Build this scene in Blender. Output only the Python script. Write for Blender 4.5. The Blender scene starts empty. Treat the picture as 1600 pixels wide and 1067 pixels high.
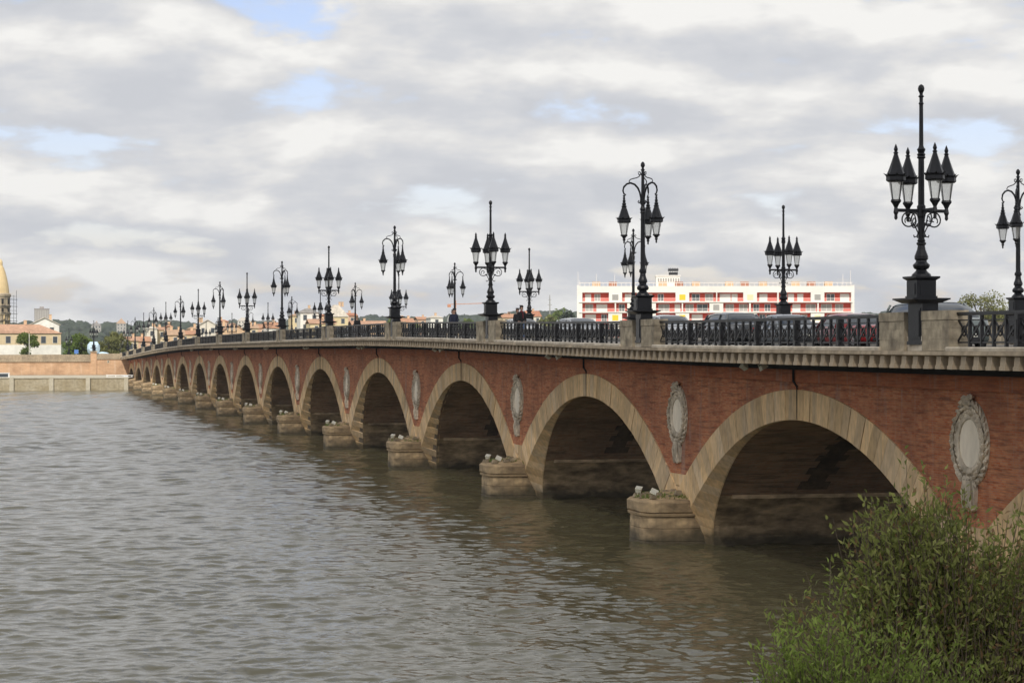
import bpy, bmesh, math, random
import numpy as np
from mathutils import Vector, Matrix

sc = bpy.context.scene
COL = sc.collection
R = math.radians
rnd = random.Random(7)

# ------------------------------------------------------------------ camera
# world: Y runs along the bridge away from the viewer, X across it, the water lies at z = 0
cam = bpy.data.cameras.new('camera'); camo = bpy.data.objects.new('camera', cam); COL.objects.link(camo)
CAM = Vector((-26.5, -72.4, 7.64))
camo.location = CAM
camo.rotation_euler = (R(90.264), 0, R(-12.799))
cam.sensor_width = 36.0; cam.lens = 36.0 * 3485.0 / 1600.0
cam.clip_start = 0.5; cam.clip_end = 20000
sc.camera = camo

# ------------------------------------------------------------------ light
SUN = Vector((-0.42, -1.12, 1.0)).normalized()
SUN_EL = math.asin(SUN.z); SUN_AZ = math.atan2(SUN.x, SUN.y)
world = bpy.data.worlds.new('World'); sc.world = world; world.use_nodes = True
wn = world.node_tree.nodes; wl = world.node_tree.links; wn.clear()

def N(t, typ, **kw):
    n = t.nodes.new(typ)
    for k, v in kw.items():
        if k in n.inputs: n.inputs[k].default_value = v
        else: setattr(n, k, v)
    return n

def build_world():
    t = world.node_tree
    out = N(t, 'ShaderNodeOutputWorld')
    sky = N(t, 'ShaderNodeTexSky', sky_type='NISHITA', sun_disc=False, sun_elevation=SUN_EL, sun_rotation=SUN_AZ, air_density=1.0, dust_density=1.2, ozone_density=1.0)
    tint = N(t, 'ShaderNodeMix', data_type='RGBA', blend_type='MULTIPLY'); tint.inputs[0].default_value = 1.0; t.links.new(sky.outputs[0], tint.inputs[6]); tint.inputs[7].default_value = (1.16, 1.02, 1.12, 1)
    bg1 = N(t, 'ShaderNodeBackground', Strength=0.12); t.links.new(tint.outputs[2], bg1.inputs[0])
    tc = N(t, 'ShaderNodeTexCoord')
    sep = N(t, 'ShaderNodeSeparateXYZ'); t.links.new(tc.outputs['Generated'], sep.inputs[0])
    def m(op, a, b=None, c=None):
        n = N(t, 'ShaderNodeMath', operation=op)
        for i, v in enumerate((a, b, c)):
            if v is None: continue
            if isinstance(v, (int, float)): n.inputs[i].default_value = v
            else: t.links.new(v, n.inputs[i])
        return n.outputs[0]
    def layer(dz):
        z = m('MAXIMUM', m('ADD', sep.outputs[2], dz), 0.0)
        q = m('ADD', z, 0.27)
        u = m('DIVIDE', sep.outputs[0], q); v = m('DIVIDE', sep.outputs[1], q)
        cmb = N(t, 'ShaderNodeCombineXYZ'); t.links.new(u, cmb.inputs[0]); t.links.new(v, cmb.inputs[1]); cmb.inputs[2].default_value = 3.7
        big = N(t, 'ShaderNodeTexNoise', Scale=4.6, Detail=8.0, Roughness=0.53, Distortion=0.12); t.links.new(cmb.outputs[0], big.inputs[0])
        return cmb, big
    c1, n1 = layer(0.0); c2, n2 = layer(0.016)
    # coverage of the cloud deck, with a few openings
    cov = N(t, 'ShaderNodeMapRange', interpolation_type='SMOOTHSTEP'); cov.inputs['From Min'].default_value = 0.335; cov.inputs['From Max'].default_value = 0.445
    t.links.new(n1.outputs[0], cov.inputs[0])
    # lit tops: the deck thins out just above
    dif = m('SUBTRACT', n1.outputs[0], n2.outputs[0])
    lit = m('MULTIPLY_ADD', dif, 3.3, 0.50)
    fine = N(t, 'ShaderNodeTexNoise', Scale=1.6, Detail=5.0, Roughness=0.5); t.links.new(c1.outputs[0], fine.inputs[0])
    lit = m('ADD', lit, m('MULTIPLY_ADD', fine.outputs[0], -1.1, 0.55))
    ramp = N(t, 'ShaderNodeValToRGB'); t.links.new(lit, ramp.inputs[0])
    e = ramp.color_ramp.elements
    e[0].position = 0.0; e[0].color = (0.56, 0.575, 0.61, 1)
    e[1].position = 1.0; e[1].color = (0.85, 0.84, 0.815, 1)
    a = e.new(0.35); a.color = (0.615, 0.625, 0.65, 1)
    a = e.new(0.65); a.color = (0.715, 0.71, 0.705, 1)
    bg2 = N(t, 'ShaderNodeBackground', Strength=1.0); t.links.new(ramp.outputs[0], bg2.inputs[0])
    mix = N(t, 'ShaderNodeMixShader'); t.links.new(cov.outputs[0], mix.inputs[0]); t.links.new(bg1.outputs[0], mix.inputs[1]); t.links.new(bg2.outputs[0], mix.inputs[2])
    t.links.new(mix.outputs[0], out.inputs[0])
build_world()

sl = bpy.data.lights.new('sun', 'SUN'); slo = bpy.data.objects.new('sun', sl); COL.objects.link(slo)
sl.energy = 3.6; sl.angle = R(0.6); sl.color = (1.0, 0.94, 0.85)
slo.rotation_euler = SUN.to_track_quat('Z', 'Y').to_euler()
sc.view_settings.view_transform = 'Standard'; sc.view_settings.look = 'None'
sc.view_settings.exposure = 0.15; sc.view_settings.gamma = 1.0; sc.view_settings.use_curve_mapping = False

# ------------------------------------------------------------------ helpers
def tag(o, label=None, cat=None, group=None, kind=None):
    if label: o['label'] = label
    if cat: o['category'] = cat
    if group: o['group'] = group
    if kind: o['kind'] = kind
    return o

def empty(name, loc=(0, 0, 0), rz=0.0, **kw):
    o = bpy.data.objects.new(name, None); COL.objects.link(o)
    o.location = loc; o.rotation_euler = (0, 0, rz); o.empty_display_size = 0.3
    return tag(o, **kw)

def put(name, mesh, parent=None, loc=(0, 0, 0), rot=(0, 0, 0)):
    o = bpy.data.objects.new(name, mesh); COL.objects.link(o)
    if parent is not None: o.parent = parent
    o.location = loc; o.rotation_euler = rot
    return o

class MB:
    """collects faces, then makes one mesh"""
    def __init__(self): self.v = []; self.f = []; self.m = []; self.r = []
    def add(self, vs, fs, mi=0, r=None):
        b = len(self.v); self.v.extend([tuple(p) for p in vs])
        r = rnd.random() if r is None else r
        for f in fs: self.f.append(tuple(b + i for i in f)); self.m.append(mi); self.r.append(r)
        return self
    def box(self, x0, x1, y0, y1, z0, z1, mi=0, r=None):
        return self.add([(x0,y0,z0),(x1,y0,z0),(x1,y1,z0),(x0,y1,z0),(x0,y0,z1),(x1,y0,z1),(x1,y1,z1),(x0,y1,z1)],
            [(3,2,1,0),(4,5,6,7),(0,1,5,4),(1,2,6,5),(2,3,7,6),(3,0,4,7)], mi, r)
    def frustum(self, x0, y0, a0, b0, z0, a1, b1, z1, mi=0):
        return self.add([(x0-a0,y0-b0,z0),(x0+a0,y0-b0,z0),(x0+a0,y0+b0,z0),(x0-a0,y0+b0,z0),(x0-a1,y0-b1,z1),(x0+a1,y0-b1,z1),(x0+a1,y0+b1,z1),(x0-a1,y0+b1,z1)],
            [(3,2,1,0),(4,5,6,7),(0,1,5,4),(1,2,6,5),(2,3,7,6),(3,0,4,7)], mi)
    def lathe(self, prof, n=12, cx=0, cy=0, mi=0, ph=0.0):
        vs = []; fs = []
        for (r, z) in prof:
            for k in range(n):
                a = 2*math.pi*k/n + ph; vs.append((cx + r*math.cos(a), cy + r*math.sin(a), z))
        for j in range(len(prof)-1):
            for k in range(n):
                k2 = (k+1) % n; fs.append((j*n+k, j*n+k2, (j+1)*n+k2, (j+1)*n+k))
        fs.append(tuple(range(n-1, -1, -1))); fs.append(tuple((len(prof)-1)*n + k for k in range(n)))
        return self.add(vs, fs, mi)
    def tube(self, pts, rad, n=6, mi=0, flat=1.0):
        P = [Vector(p) for p in pts]; rr = rad if isinstance(rad, (list, tuple)) else [rad]*len(P)
        vs = []; fs = []; up = Vector((0.13, 0.21, 0.97)).normalized()
        for i, p in enumerate(P):
            d = (P[min(i+1, len(P)-1)] - P[max(i-1, 0)]).normalized()
            s = d.cross(up)
            if s.length < 0.1: s = d.cross(Vector((1, 0.2, 0)))
            s.normalize(); t = s.cross(d)
            for k in range(n):
                a = 2*math.pi*k/n; q = p + s*(math.cos(a)*rr[i]) + t*(math.sin(a)*rr[i]*flat); vs.append(q)
        for i in range(len(P)-1):
            for k in range(n):
                k2 = (k+1) % n; fs.append((i*n+k, i*n+k2, (i+1)*n+k2, (i+1)*n+k))
        fs.append(tuple(range(n-1, -1, -1))); fs.append(tuple((len(P)-1)*n+k for k in range(n)))
        return self.add(vs, fs, mi)
    def bar(self, a, b, w, h=None, mi=0):
        """square bar from a to b"""
        a = Vector(a); b = Vector(b); d = (b-a).normalized(); h = h or w
        s = d.cross(Vector((0, 0, 1)))
        if s.length < 0.05: s = Vector((1, 0, 0))
        s.normalize(); t = s.cross(d); s *= w/2; t *= h/2
        return self.add([a-s-t, a+s-t, a+s+t, a-s+t, b-s-t, b+s-t, b+s+t, b-s+t],
            [(3,2,1,0),(4,5,6,7),(0,1,5,4),(1,2,6,5),(2,3,7,6),(3,0,4,7)], mi)
    def prism(self, poly, axis, a, b, mi=0):
        """poly of 2-D points extruded along axis 'x' or 'y' from a to b"""
        n = len(poly)
        mk = (lambda p, q: (q, p[0], p[1])) if axis == 'x' else (lambda p, q: (p[0], q, p[1]))
        vs = [mk(p, a) for p in poly] + [mk(p, b) for p in poly]
        fs = [tuple(range(n-1, -1, -1)), tuple(range(n, 2*n))] + [(k, (k+1) % n, n+(k+1) % n, n+k) for k in range(n)]
        return self.add(vs, fs, mi)
    def mesh(self, name, mats, smooth=False, fix=True):
        me = bpy.data.meshes.new(name); me.from_pydata(self.v, [], self.f)
        mats = mats if isinstance(mats, (list, tuple)) else [mats]
        for m in mats: me.materials.append(m)
        if len(mats) > 1: me.polygons.foreach_set('material_index', self.m)
        at = me.attributes.new('rnd', 'FLOAT', 'FACE'); at.data.foreach_set('value', self.r)
        if fix:
            bm = bmesh.new(); bm.from_mesh(me); bmesh.ops.recalc_face_normals(bm, faces=bm.faces); bm.to_mesh(me); bm.free()
        if smooth: me.polygons.foreach_set('use_smooth', [True]*len(me.polygons))
        me.update(); return me
    def build(self, name, mats, parent=None, loc=(0, 0, 0), rot=(0, 0, 0), smooth=False, fix=True):
        return put(name, self.mesh(name, mats, smooth, fix), parent, loc, rot)

def np_mesh(name, V, F, mat, smooth=False, rv=None):
    """fast path: V (n,3) array, F (m,k) array"""
    me = bpy.data.meshes.new(name); k = F.shape[1]
    me.vertices.add(len(V)); me.vertices.foreach_set('co', np.asarray(V, dtype=np.float32).ravel())
    me.loops.add(F.size); me.loops.foreach_set('vertex_index', F.astype(np.int32).ravel())
    me.polygons.add(len(F)); me.polygons.foreach_set('loop_start', np.arange(0, F.size, k, dtype=np.int32))
    me.polygons.foreach_set('loop_total', np.full(len(F), k, dtype=np.int32))
    if smooth: me.polygons.foreach_set('use_smooth', np.ones(len(F), dtype=bool))
    if rv is not None:
        at = me.attributes.new('rnd', 'FLOAT', 'FACE'); at.data.foreach_set('value', np.asarray(rv, dtype=np.float32))
    me.materials.append(mat); me.update(); me.validate(); return me

def kids(o): return [c for c in KIDS.get(o.name, [])]
KIDS = {}
def index_children():
    KIDS.clear()
    for o in COL.objects:
        if o.parent: KIDS.setdefault(o.parent.name, []).append(o)
def copy_tree(o, parent=None):
    c = o.copy(); COL.objects.link(c)
    if parent is not None: c.parent = parent
    for k in kids(o): copy_tree(k, c)
    return c

def hash_noise(X, Y, sc_, seed):
    r = np.random.RandomState(seed); g = r.rand(256, 256)
    u, v = X/sc_, Y/sc_; iu, iv = np.floor(u).astype(int), np.floor(v).astype(int); fu, fv = u-iu, v-iv
    fu = fu*fu*(3-2*fu); fv = fv*fv*(3-2*fv)
    G = lambda a, b: g[a % 256, b % 256]
    return (G(iu, iv)*(1-fu)+G(iu+1, iv)*fu)*(1-fv) + (G(iu, iv+1)*(1-fu)+G(iu+1, iv+1)*fu)*fv

# ------------------------------------------------------------------ materials
def mat(name, base, rough=0.8, vary=0.0, scale=1.0, stretch=(1, 1, 1), c2=None, bump=0.0, bscale=8.0, metal=0.0, obj_vary=0.0, attr_vary=0.0, spec=0.4, streak=None, streak_amt=0.0, lo=0.38, hi=0.66, grey_some=None, tide=None):
    m = bpy.data.materials.new(name); m.use_nodes = True; t = m.node_tree
    b = t.nodes['Principled BSDF']; b.inputs['Roughness'].default_value = rough; b.inputs['Metallic'].default_value = metal
    b.inputs['Specular IOR Level'].default_value = spec
    tc = N(t, 'ShaderNodeTexCoord'); mp = N(t, 'ShaderNodeMapping'); mp.inputs['Scale'].default_value = stretch
    t.links.new(tc.outputs['Object'], mp.inputs[0])
    col = N(t, 'ShaderNodeRGB'); col.outputs[0].default_value = (*base, 1); cur = col.outputs[0]
    if c2:
        nz = N(t, 'ShaderNodeTexNoise', Scale=scale, Detail=6.0, Roughness=0.62); t.links.new(mp.outputs[0], nz.inputs[0])
        mr = N(t, 'ShaderNodeMapRange'); mr.inputs['From Min'].default_value = lo; mr.inputs['From Max'].default_value = hi; t.links.new(nz.outputs[0], mr.inputs[0])
        mx = N(t, 'ShaderNodeMix', data_type='RGBA'); t.links.new(mr.outputs[0], mx.inputs[0]); t.links.new(cur, mx.inputs[6]); mx.inputs[7].default_value = (*c2, 1); cur = mx.outputs[2]
    if streak:
        mp2 = N(t, 'ShaderNodeMapping'); mp2.inputs['Scale'].default_value = (1.6, 1.6, 0.10); t.links.new(tc.outputs['Object'], mp2.inputs[0])
        nz = N(t, 'ShaderNodeTexNoise', Scale=1.3, Detail=5.0, Roughness=0.6); t.links.new(mp2.outputs[0], nz.inputs[0])
        mr = N(t, 'ShaderNodeMapRange'); mr.inputs['From Min'].default_value = 0.5; mr.inputs['From Max'].default_value = 0.75; mr.inputs['To Max'].default_value = streak_amt; t.links.new(nz.outputs[0], mr.inputs[0])
        mx = N(t, 'ShaderNodeMix', data_type='RGBA'); t.links.new(mr.outputs[0], mx.inputs[0]); t.links.new(cur, mx.inputs[6]); mx.inputs[7].default_value = (*streak, 1); cur = mx.outputs[2]
    if tide:                                  # wet, weed-stained band left by the river
        sp = N(t, 'ShaderNodeSeparateXYZ'); t.links.new(tc.outputs['Object'], sp.inputs[0]); nz = N(t, 'ShaderNodeTexNoise', Scale=1.6, Detail=5.0); t.links.new(tc.outputs['Object'], nz.inputs[0])
        ma = N(t, 'ShaderNodeMath', operation='MULTIPLY_ADD'); t.links.new(nz.outputs[0], ma.inputs[0]); ma.inputs[1].default_value = -.9; t.links.new(sp.outputs[2], ma.inputs[2])
        mr = N(t, 'ShaderNodeMapRange'); mr.inputs['From Min'].default_value = -.25; mr.inputs['From Max'].default_value = .35; mr.inputs['To Min'].default_value = .9; mr.inputs['To Max'].default_value = 0.0; t.links.new(ma.outputs[0], mr.inputs[0])
        mx = N(t, 'ShaderNodeMix', data_type='RGBA'); t.links.new(mr.outputs[0], mx.inputs[0]); t.links.new(cur, mx.inputs[6]); mx.inputs[7].default_value = (*tide, 1); cur = mx.outputs[2]
    if grey_some:
        s = N(t, 'ShaderNodeObjectInfo').outputs['Random'] if obj_vary else N(t, 'ShaderNodeAttribute', attribute_name='rnd').outputs['Fac']
        mm = N(t, 'ShaderNodeMath', operation='MULTIPLY'); t.links.new(s, mm.inputs[0]); mm.inputs[1].default_value = 17.3
        fr = N(t, 'ShaderNodeMath', operation='FRACT'); t.links.new(mm.outputs[0], fr.inputs[0])
        mr = N(t, 'ShaderNodeMapRange'); mr.inputs['From Min'].default_value = .6; mr.inputs['To Max'].default_value = .38; t.links.new(fr.outputs[0], mr.inputs[0])
        mx = N(t, 'ShaderNodeMix', data_type='RGBA'); t.links.new(mr.outputs[0], mx.inputs[0]); t.links.new(cur, mx.inputs[6]); mx.inputs[7].default_value = (*grey_some, 1); cur = mx.outputs[2]
    for amt, src in ((obj_vary, 'o'), (attr_vary, 'a')):
        if not amt: continue
        if src == 'o': s = N(t, 'ShaderNodeObjectInfo').outputs['Random']
        else: s = N(t, 'ShaderNodeAttribute', attribute_name='rnd').outputs['Fac']
        mr = N(t, 'ShaderNodeMapRange'); mr.inputs['To Min'].default_value = 1-amt; mr.inputs['To Max'].default_value = 1+amt; t.links.new(s, mr.inputs[0])
        mx = N(t, 'ShaderNodeMix', data_type='RGBA', blend_type='MULTIPLY'); mx.inputs[0].default_value = 1.0
        t.links.new(cur, mx.inputs[6]); t.links.new(mr.outputs[0], mx.inputs[7]); cur = mx.outputs[2]
    if vary:
        nz = N(t, 'ShaderNodeTexNoise', Scale=bscale*0.6, Detail=4.0); t.links.new(mp.outputs[0], nz.inputs[0])
        mr = N(t, 'ShaderNodeMapRange'); mr.inputs['From Min'].default_value = 0.3; mr.inputs['From Max'].default_value = 0.7; mr.inputs['To Min'].default_value = 1-vary; mr.inputs['To Max'].default_value = 1+vary; t.links.new(nz.outputs[0], mr.inputs[0])
        mx = N(t, 'ShaderNodeMix', data_type='RGBA', blend_type='MULTIPLY'); mx.inputs[0].default_value = 1.0
        t.links.new(cur, mx.inputs[6]); t.links.new(mr.outputs[0], mx.inputs[7]); cur = mx.outputs[2]
    t.links.new(cur, b.inputs['Base Color'])
    if bump:
        nz = N(t, 'ShaderNodeTexNoise', Scale=bscale, Detail=6.0, Roughness=0.65); t.links.new(mp.outputs[0], nz.inputs[0])
        bp = N(t, 'ShaderNodeBump', Strength=bump, Distance=0.03); t.links.new(nz.outputs[0], bp.inputs['Height']); t.links.new(bp.outputs[0], b.inputs['Normal'])
    return m

def brick_mat(name, base, c2, mortar, soot, dirt=0.5, row=0.068, length=0.24, pale=(0.30, 0.25, 0.22)):
    m = bpy.data.materials.new(name); m.use_nodes = True; t = m.node_tree
    b = t.nodes['Principled BSDF']; b.inputs['Roughness'].default_value = 0.88; b.inputs['Specular IOR Level'].default_value = 0.25
    tc = N(t, 'ShaderNodeTexCoord'); sep = N(t, 'ShaderNodeSeparateXYZ'); t.links.new(tc.outputs['Object'], sep.inputs[0])
    add = N(t, 'ShaderNodeMath', operation='ADD'); t.links.new(sep.outputs[0], add.inputs[0]); t.links.new(sep.outputs[1], add.inputs[1])
    cb = N(t, 'ShaderNodeCombineXYZ'); t.links.new(add.outputs[0], cb.inputs[0]); t.links.new(sep.outputs[2], cb.inputs[1])
    br = N(t, 'ShaderNodeTexBrick'); br.inputs['Scale'].default_value = 1.0; br.inputs['Mortar Size'].default_value = 0.008; br.inputs['Brick Width'].default_value = length; br.inputs['Row Height'].default_value = row
    br.inputs['Color1'].default_value = (*base, 1); br.inputs['Color2'].default_value = (*c2, 1); br.inputs['Mortar'].default_value = (*mortar, 1); br.inputs['Bias'].default_value = -0.1
    t.links.new(cb.outputs[0], br.inputs[0]); cur = br.outputs[0]
    def layer(cur, scale3, sc_, lo, hi, amt, col, det=6.0, rough=0.62):
        mp = N(t, 'ShaderNodeMapping'); mp.inputs['Scale'].default_value = scale3; t.links.new(tc.outputs['Object'], mp.inputs[0])
        nz = N(t, 'ShaderNodeTexNoise', Scale=sc_, Detail=det, Roughness=rough); t.links.new(mp.outputs[0], nz.inputs[0])
        mr = N(t, 'ShaderNodeMapRange'); mr.inputs['From Min'].default_value = lo; mr.inputs['From Max'].default_value = hi; mr.inputs['To Max'].default_value = amt; t.links.new(nz.outputs[0], mr.inputs[0])
        mx = N(t, 'ShaderNodeMix', data_type='RGBA'); t.links.new(mr.outputs[0], mx.inputs[0]); t.links.new(cur, mx.inputs[6]); mx.inputs[7].default_value = (*col, 1)
        return mx.outputs[2]
    cur = layer(cur, (0.8, 0.8, 8.0), 1.2, 0.48, 0.66, 0.75, c2)              # courses that weathered paler
    cur = layer(cur, (0.6, 0.6, 9.0), 1.0, 0.5, 0.68, 0.75, soot, 4.0)         # darker courses
    cur = layer(cur, (0.35, 0.35, 0.5), 1.0, 0.44, 0.68, dirt, soot)          # soot clouds
    cur = layer(cur, (1.5, 1.5, 0.09), 1.2, 0.56, 0.74, dirt*0.8, soot)      # run-down stains
    cur = layer(cur, (0.8, 0.8, 0.12), 1.1, 0.59, 0.76, 0.75, pale)            # lime runs
    cur = layer(cur, (2.2, 2.2, 0.16), 1.3, 0.58, 0.78, 0.6, pale)
    cur = layer(cur, (3.0, 3.0, 14.0), 1.0, 0.55, 0.72, 0.5, mortar, 3.0)
    t.links.new(cur, b.inputs['Base Color'])
    bp = N(t, 'ShaderNodeBump', Strength=0.5, Distance=0.012); t.links.new(br.outputs['Fac'], bp.inputs['Height']); bp.invert = True
    t.links.new(bp.outputs[0], b.inputs['Normal'])
    return m

M = {}
M['brick'] = brick_mat('old red brick', (0.45, 0.125, 0.045), (0.57, 0.25, 0.115), (0.38, 0.21, 0.14), (0.135, 0.052, 0.034), 0.6)
M['brick_band'] = brick_mat('orange brick band', (0.44, 0.12, 0.045), (0.50, 0.18, 0.08), (0.30, 0.15, 0.09), (0.20, 0.07, 0.04), 0.45)
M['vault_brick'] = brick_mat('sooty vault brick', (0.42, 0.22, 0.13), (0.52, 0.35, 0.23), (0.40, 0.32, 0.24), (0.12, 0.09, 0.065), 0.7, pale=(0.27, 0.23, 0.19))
M['stone'] = mat('tan voussoir stone', (0.67, 0.46, 0.235), 0.85, 0.18, 0.55, (1, 1, 0.5), (0.53, 0.375, 0.205), 0.35, 9.0, obj_vary=0.20, tide=(0.09, 0.075, 0.045), grey_some=(0.50, 0.43, 0.33), streak=(0.37, 0.32, 0.25), streak_amt=0.6)
M['stone_far'] = mat('tan voussoir stone far', (0.67, 0.46, 0.235), 0.85, 0.15, 0.55, (1, 1, 0.5), (0.53, 0.375, 0.205), 0.3, 9.0, attr_vary=0.20, tide=(0.09, 0.075, 0.045), grey_some=(0.50, 0.43, 0.33), streak=(0.37, 0.32, 0.25), streak_amt=0.55)
M['mortar'] = mat('old mortar', (0.20, 0.16, 0.115), 0.95, 0.2)
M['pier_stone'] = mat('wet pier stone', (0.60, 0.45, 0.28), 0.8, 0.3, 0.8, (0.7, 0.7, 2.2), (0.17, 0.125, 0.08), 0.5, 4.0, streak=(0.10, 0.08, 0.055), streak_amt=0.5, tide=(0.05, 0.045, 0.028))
M['cutwater'] = mat('stained cutwater stone', (0.45, 0.33, 0.19), 0.85, 0.3, 0.9, (0.8, 0.8, 1.4), (0.22, 0.16, 0.095), 0.6, 5.0, streak=(0.13, 0.10, 0.065), streak_amt=0.6, tide=(0.06, 0.052, 0.032))
M['shade_stone'] = mat('shade-dark recess stone', (0.13, 0.105, 0.08), 0.95, 0.3, 0.7, (1, 1, 1), (0.06, 0.05, 0.04))  # shade in the gaps between corbels, put into the stone colour
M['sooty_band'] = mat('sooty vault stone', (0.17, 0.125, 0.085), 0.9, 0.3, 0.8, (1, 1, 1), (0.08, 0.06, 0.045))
M['rubble'] = mat('rubble top', (0.30, 0.24, 0.16), 0.95, 0.35, 1.6, (1, 1, 1), (0.15, 0.12, 0.08), 0.8, 6.0)
M['cornice'] = mat('weathered cornice stone', (0.44, 0.36, 0.255), 0.9, 0.25, 0.7, (1, 1, 1), (0.25, 0.20, 0.14), 0.5, 5.0, streak=(0.11, 0.095, 0.075), streak_amt=0.65, obj_vary=0.12, attr_vary=0.1)
M['coping'] = mat('pale coping stone', (0.62, 0.56, 0.46), 0.85, 0.2, 0.5, (1, 1, 1), (0.45, 0.39, 0.30), 0.3, 5.0)
M['pedestal'] = mat('mottled pedestal stone', (0.44, 0.375, 0.27), 0.9, 0.3, 1.3, (1, 1, 1), (0.22, 0.185, 0.135), 0.5, 6.0, obj_vary=0.1, streak=(0.13, 0.115, 0.09), streak_amt=0.7)
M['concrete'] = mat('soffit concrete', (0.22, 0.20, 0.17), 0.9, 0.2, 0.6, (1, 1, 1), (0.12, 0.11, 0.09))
M['relief'] = mat('weathered relief stone', (0.68, 0.59, 0.46), 0.9, 0.35, 1.9, (1, 1, 0.8), (0.42, 0.365, 0.28), 0.6, 9.0, streak=(0.16, 0.135, 0.10), streak_amt=0.6)
M['plaque'] = mat('pale plaque stone', (0.92, 0.82, 0.66), 0.95, 0.12, 1.0, (1, 1, 0.6), (0.76, 0.69, 0.56), 0.2, 5.0, streak=(0.52, 0.46, 0.37), streak_amt=0.4)
M['iron'] = mat('black painted cast iron', (0.003, 0.0035, 0.006), 0.38, 0.3, spec=0.36, bump=0.15, bscale=14)
M['rail'] = mat('charcoal railing paint', (0.006, 0.006, 0.008), 0.42, 0.25, spec=0.45)
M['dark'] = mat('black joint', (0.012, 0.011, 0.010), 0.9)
M['asphalt'] = mat('asphalt', (0.055, 0.054, 0.052), 0.9, 0.2, bscale=4)
M['pave'] = mat('pavement slabs', (0.26, 0.24, 0.21), 0.9, 0.2, bscale=3)
M['lens'] = mat('milky lamp lens', (0.58, 0.58, 0.52), 0.35, 0.1)
M['white_paint'] = mat('white paint', (0.78, 0.78, 0.76), 0.5, 0.05)
M['flood'] = mat('cream floodlight housing', (0.66, 0.65, 0.55), 0.5, 0.1)
M['ground'] = mat('bank soil', (0.13, 0.115, 0.07), 0.95, 0.3, 0.3, (1, 1, 1), (0.07, 0.085, 0.035))

def glass_mat():
    m = bpy.data.materials.new('frosted lantern glass'); m.use_nodes = True; t = m.node_tree; t.nodes.clear()
    o = N(t, 'ShaderNodeOutputMaterial')
    tr = N(t, 'ShaderNodeBsdfTransparent'); tr.inputs[0].default_value = (0.92, 0.93, 0.93, 1)
    tl = N(t, 'ShaderNodeBsdfTranslucent'); tl.inputs[0].default_value = (0.93, 0.92, 0.88, 1)
    df = N(t, 'ShaderNodeBsdfDiffuse'); df.inputs[0].default_value = (0.9, 0.89, 0.85, 1)
    gl = N(t, 'ShaderNodeBsdfGlossy', Roughness=0.12)
    a = N(t, 'ShaderNodeMixShader'); a.inputs[0].default_value = 0.55; t.links.new(tl.outputs[0], a.inputs[1]); t.links.new(df.outputs[0], a.inputs[2])
    b = N(t, 'ShaderNodeMixShader'); b.inputs[0].default_value = 0.30; t.links.new(tr.outputs[0], b.inputs[1]); t.links.new(a.outputs[0], b.inputs[2])
    c = N(t, 'ShaderNodeMixShader'); c.inputs[0].default_value = 0.08; t.links.new(b.outputs[0], c.inputs[1]); t.links.new(gl.outputs[0], c.inputs[2])
    t.links.new(c.outputs[0], o.inputs[0]); return m
M['lantern_glass'] = glass_mat()
M['window_glass'] = mat('dark window glass', (0.05, 0.06, 0.07), 0.08, spec=0.6)

def water_mat():
    m = bpy.data.materials.new('murky river water'); m.use_nodes = True; t = m.node_tree
    b = t.nodes['Principled BSDF']; b.inputs['Roughness'].default_value = 0.11; b.inputs['IOR'].default_value = 1.33; b.inputs['Specular IOR Level'].default_value = 0.36
    tc = N(t, 'ShaderNodeTexCoord')
    nz = N(t, 'ShaderNodeTexNoise', Scale=0.02, Detail=3.0); t.links.new(tc.outputs['Object'], nz.inputs[0])
    mx = N(t, 'ShaderNodeMix', data_type='RGBA'); t.links.new(nz.outputs[0], mx.inputs[0]); mx.inputs[6].default_value = (0.082, 0.074, 0.040, 1); mx.inputs[7].default_value = (0.110, 0.100, 0.056, 1)
    t.links.new(mx.outputs[2], b.inputs['Base Color'])
    prev = None
    for (sc_, st, dist, strg, rot) in ((3.0, (1, 0.8, 1), 0.015, 0.35, 35), (9.0, (1, 0.8, 1), 0.004, 0.3, 10)):
        mp = N(t, 'ShaderNodeMapping'); mp.inputs['Scale'].default_value = st; mp.inputs['Rotation'].default_value = (0, 0, R(rot)); t.links.new(tc.outputs['Object'], mp.inputs[0])
        w = N(t, 'ShaderNodeTexNoise', Scale=sc_, Detail=3.0, Roughness=0.5, Distortion=0.4); t.links.new(mp.outputs[0], w.inputs[0])
        bp = N(t, 'ShaderNodeBump', Strength=strg, Distance=dist*4); t.links.new(w.outputs[0], bp.inputs['Height'])
        if prev is not None: t.links.new(prev, bp.inputs['Normal'])
        prev = bp.outputs[0]
    t.links.new(prev, b.inputs['Normal'])
    return m
M['water'] = water_mat()

# ------------------------------------------------------------------ bridge layout
W = 13.4                                   # facade to facade
SPANS = {i: 26.49 for i in range(4, 11)}
for j in range(1, 6): SPANS[4-j] = 26.49 - 0.9*j; SPANS[10+j] = 26.49 - 0.9*j
PIERW = 4.21
CS = {}; s_ = 0.0
for i in range(-1, 16):
    if i > -1: s_ += SPANS[i-1]/2 + PIERW + SPANS[i]/2
    CS[i] = s_
o_ = CS[1]
for i in CS: CS[i] -= o_
PIER = {k: CS[k] + SPANS[k]/2 + PIERW/2 for k in range(-1, 15)}
PIER[-2] = CS[-1] - SPANS[-1]/2 - PIERW/2; PIER[15] = CS[15] + SPANS[15]/2 + PIERW/2
S_END = 424.0; S_START = -66.0
_cx = np.array([-120, -80, -45, -17.5, -3, 9.8, 25.5, 38, 53, 68, 85, 120, 190, 222, 251, 283, 311, 341, 366, 394, 421, 450, 500])
_cz = np.array([7.7, 7.7, 7.72, 7.76, 7.82, 7.89, 8.07, 8.22, 8.42, 8.58, 8.68, 8.71, 8.70, 8.66, 8.55, 8.31, 8.02, 7.63, 7.27, 6.89, 6.57, 6.3, 6.2])
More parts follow.
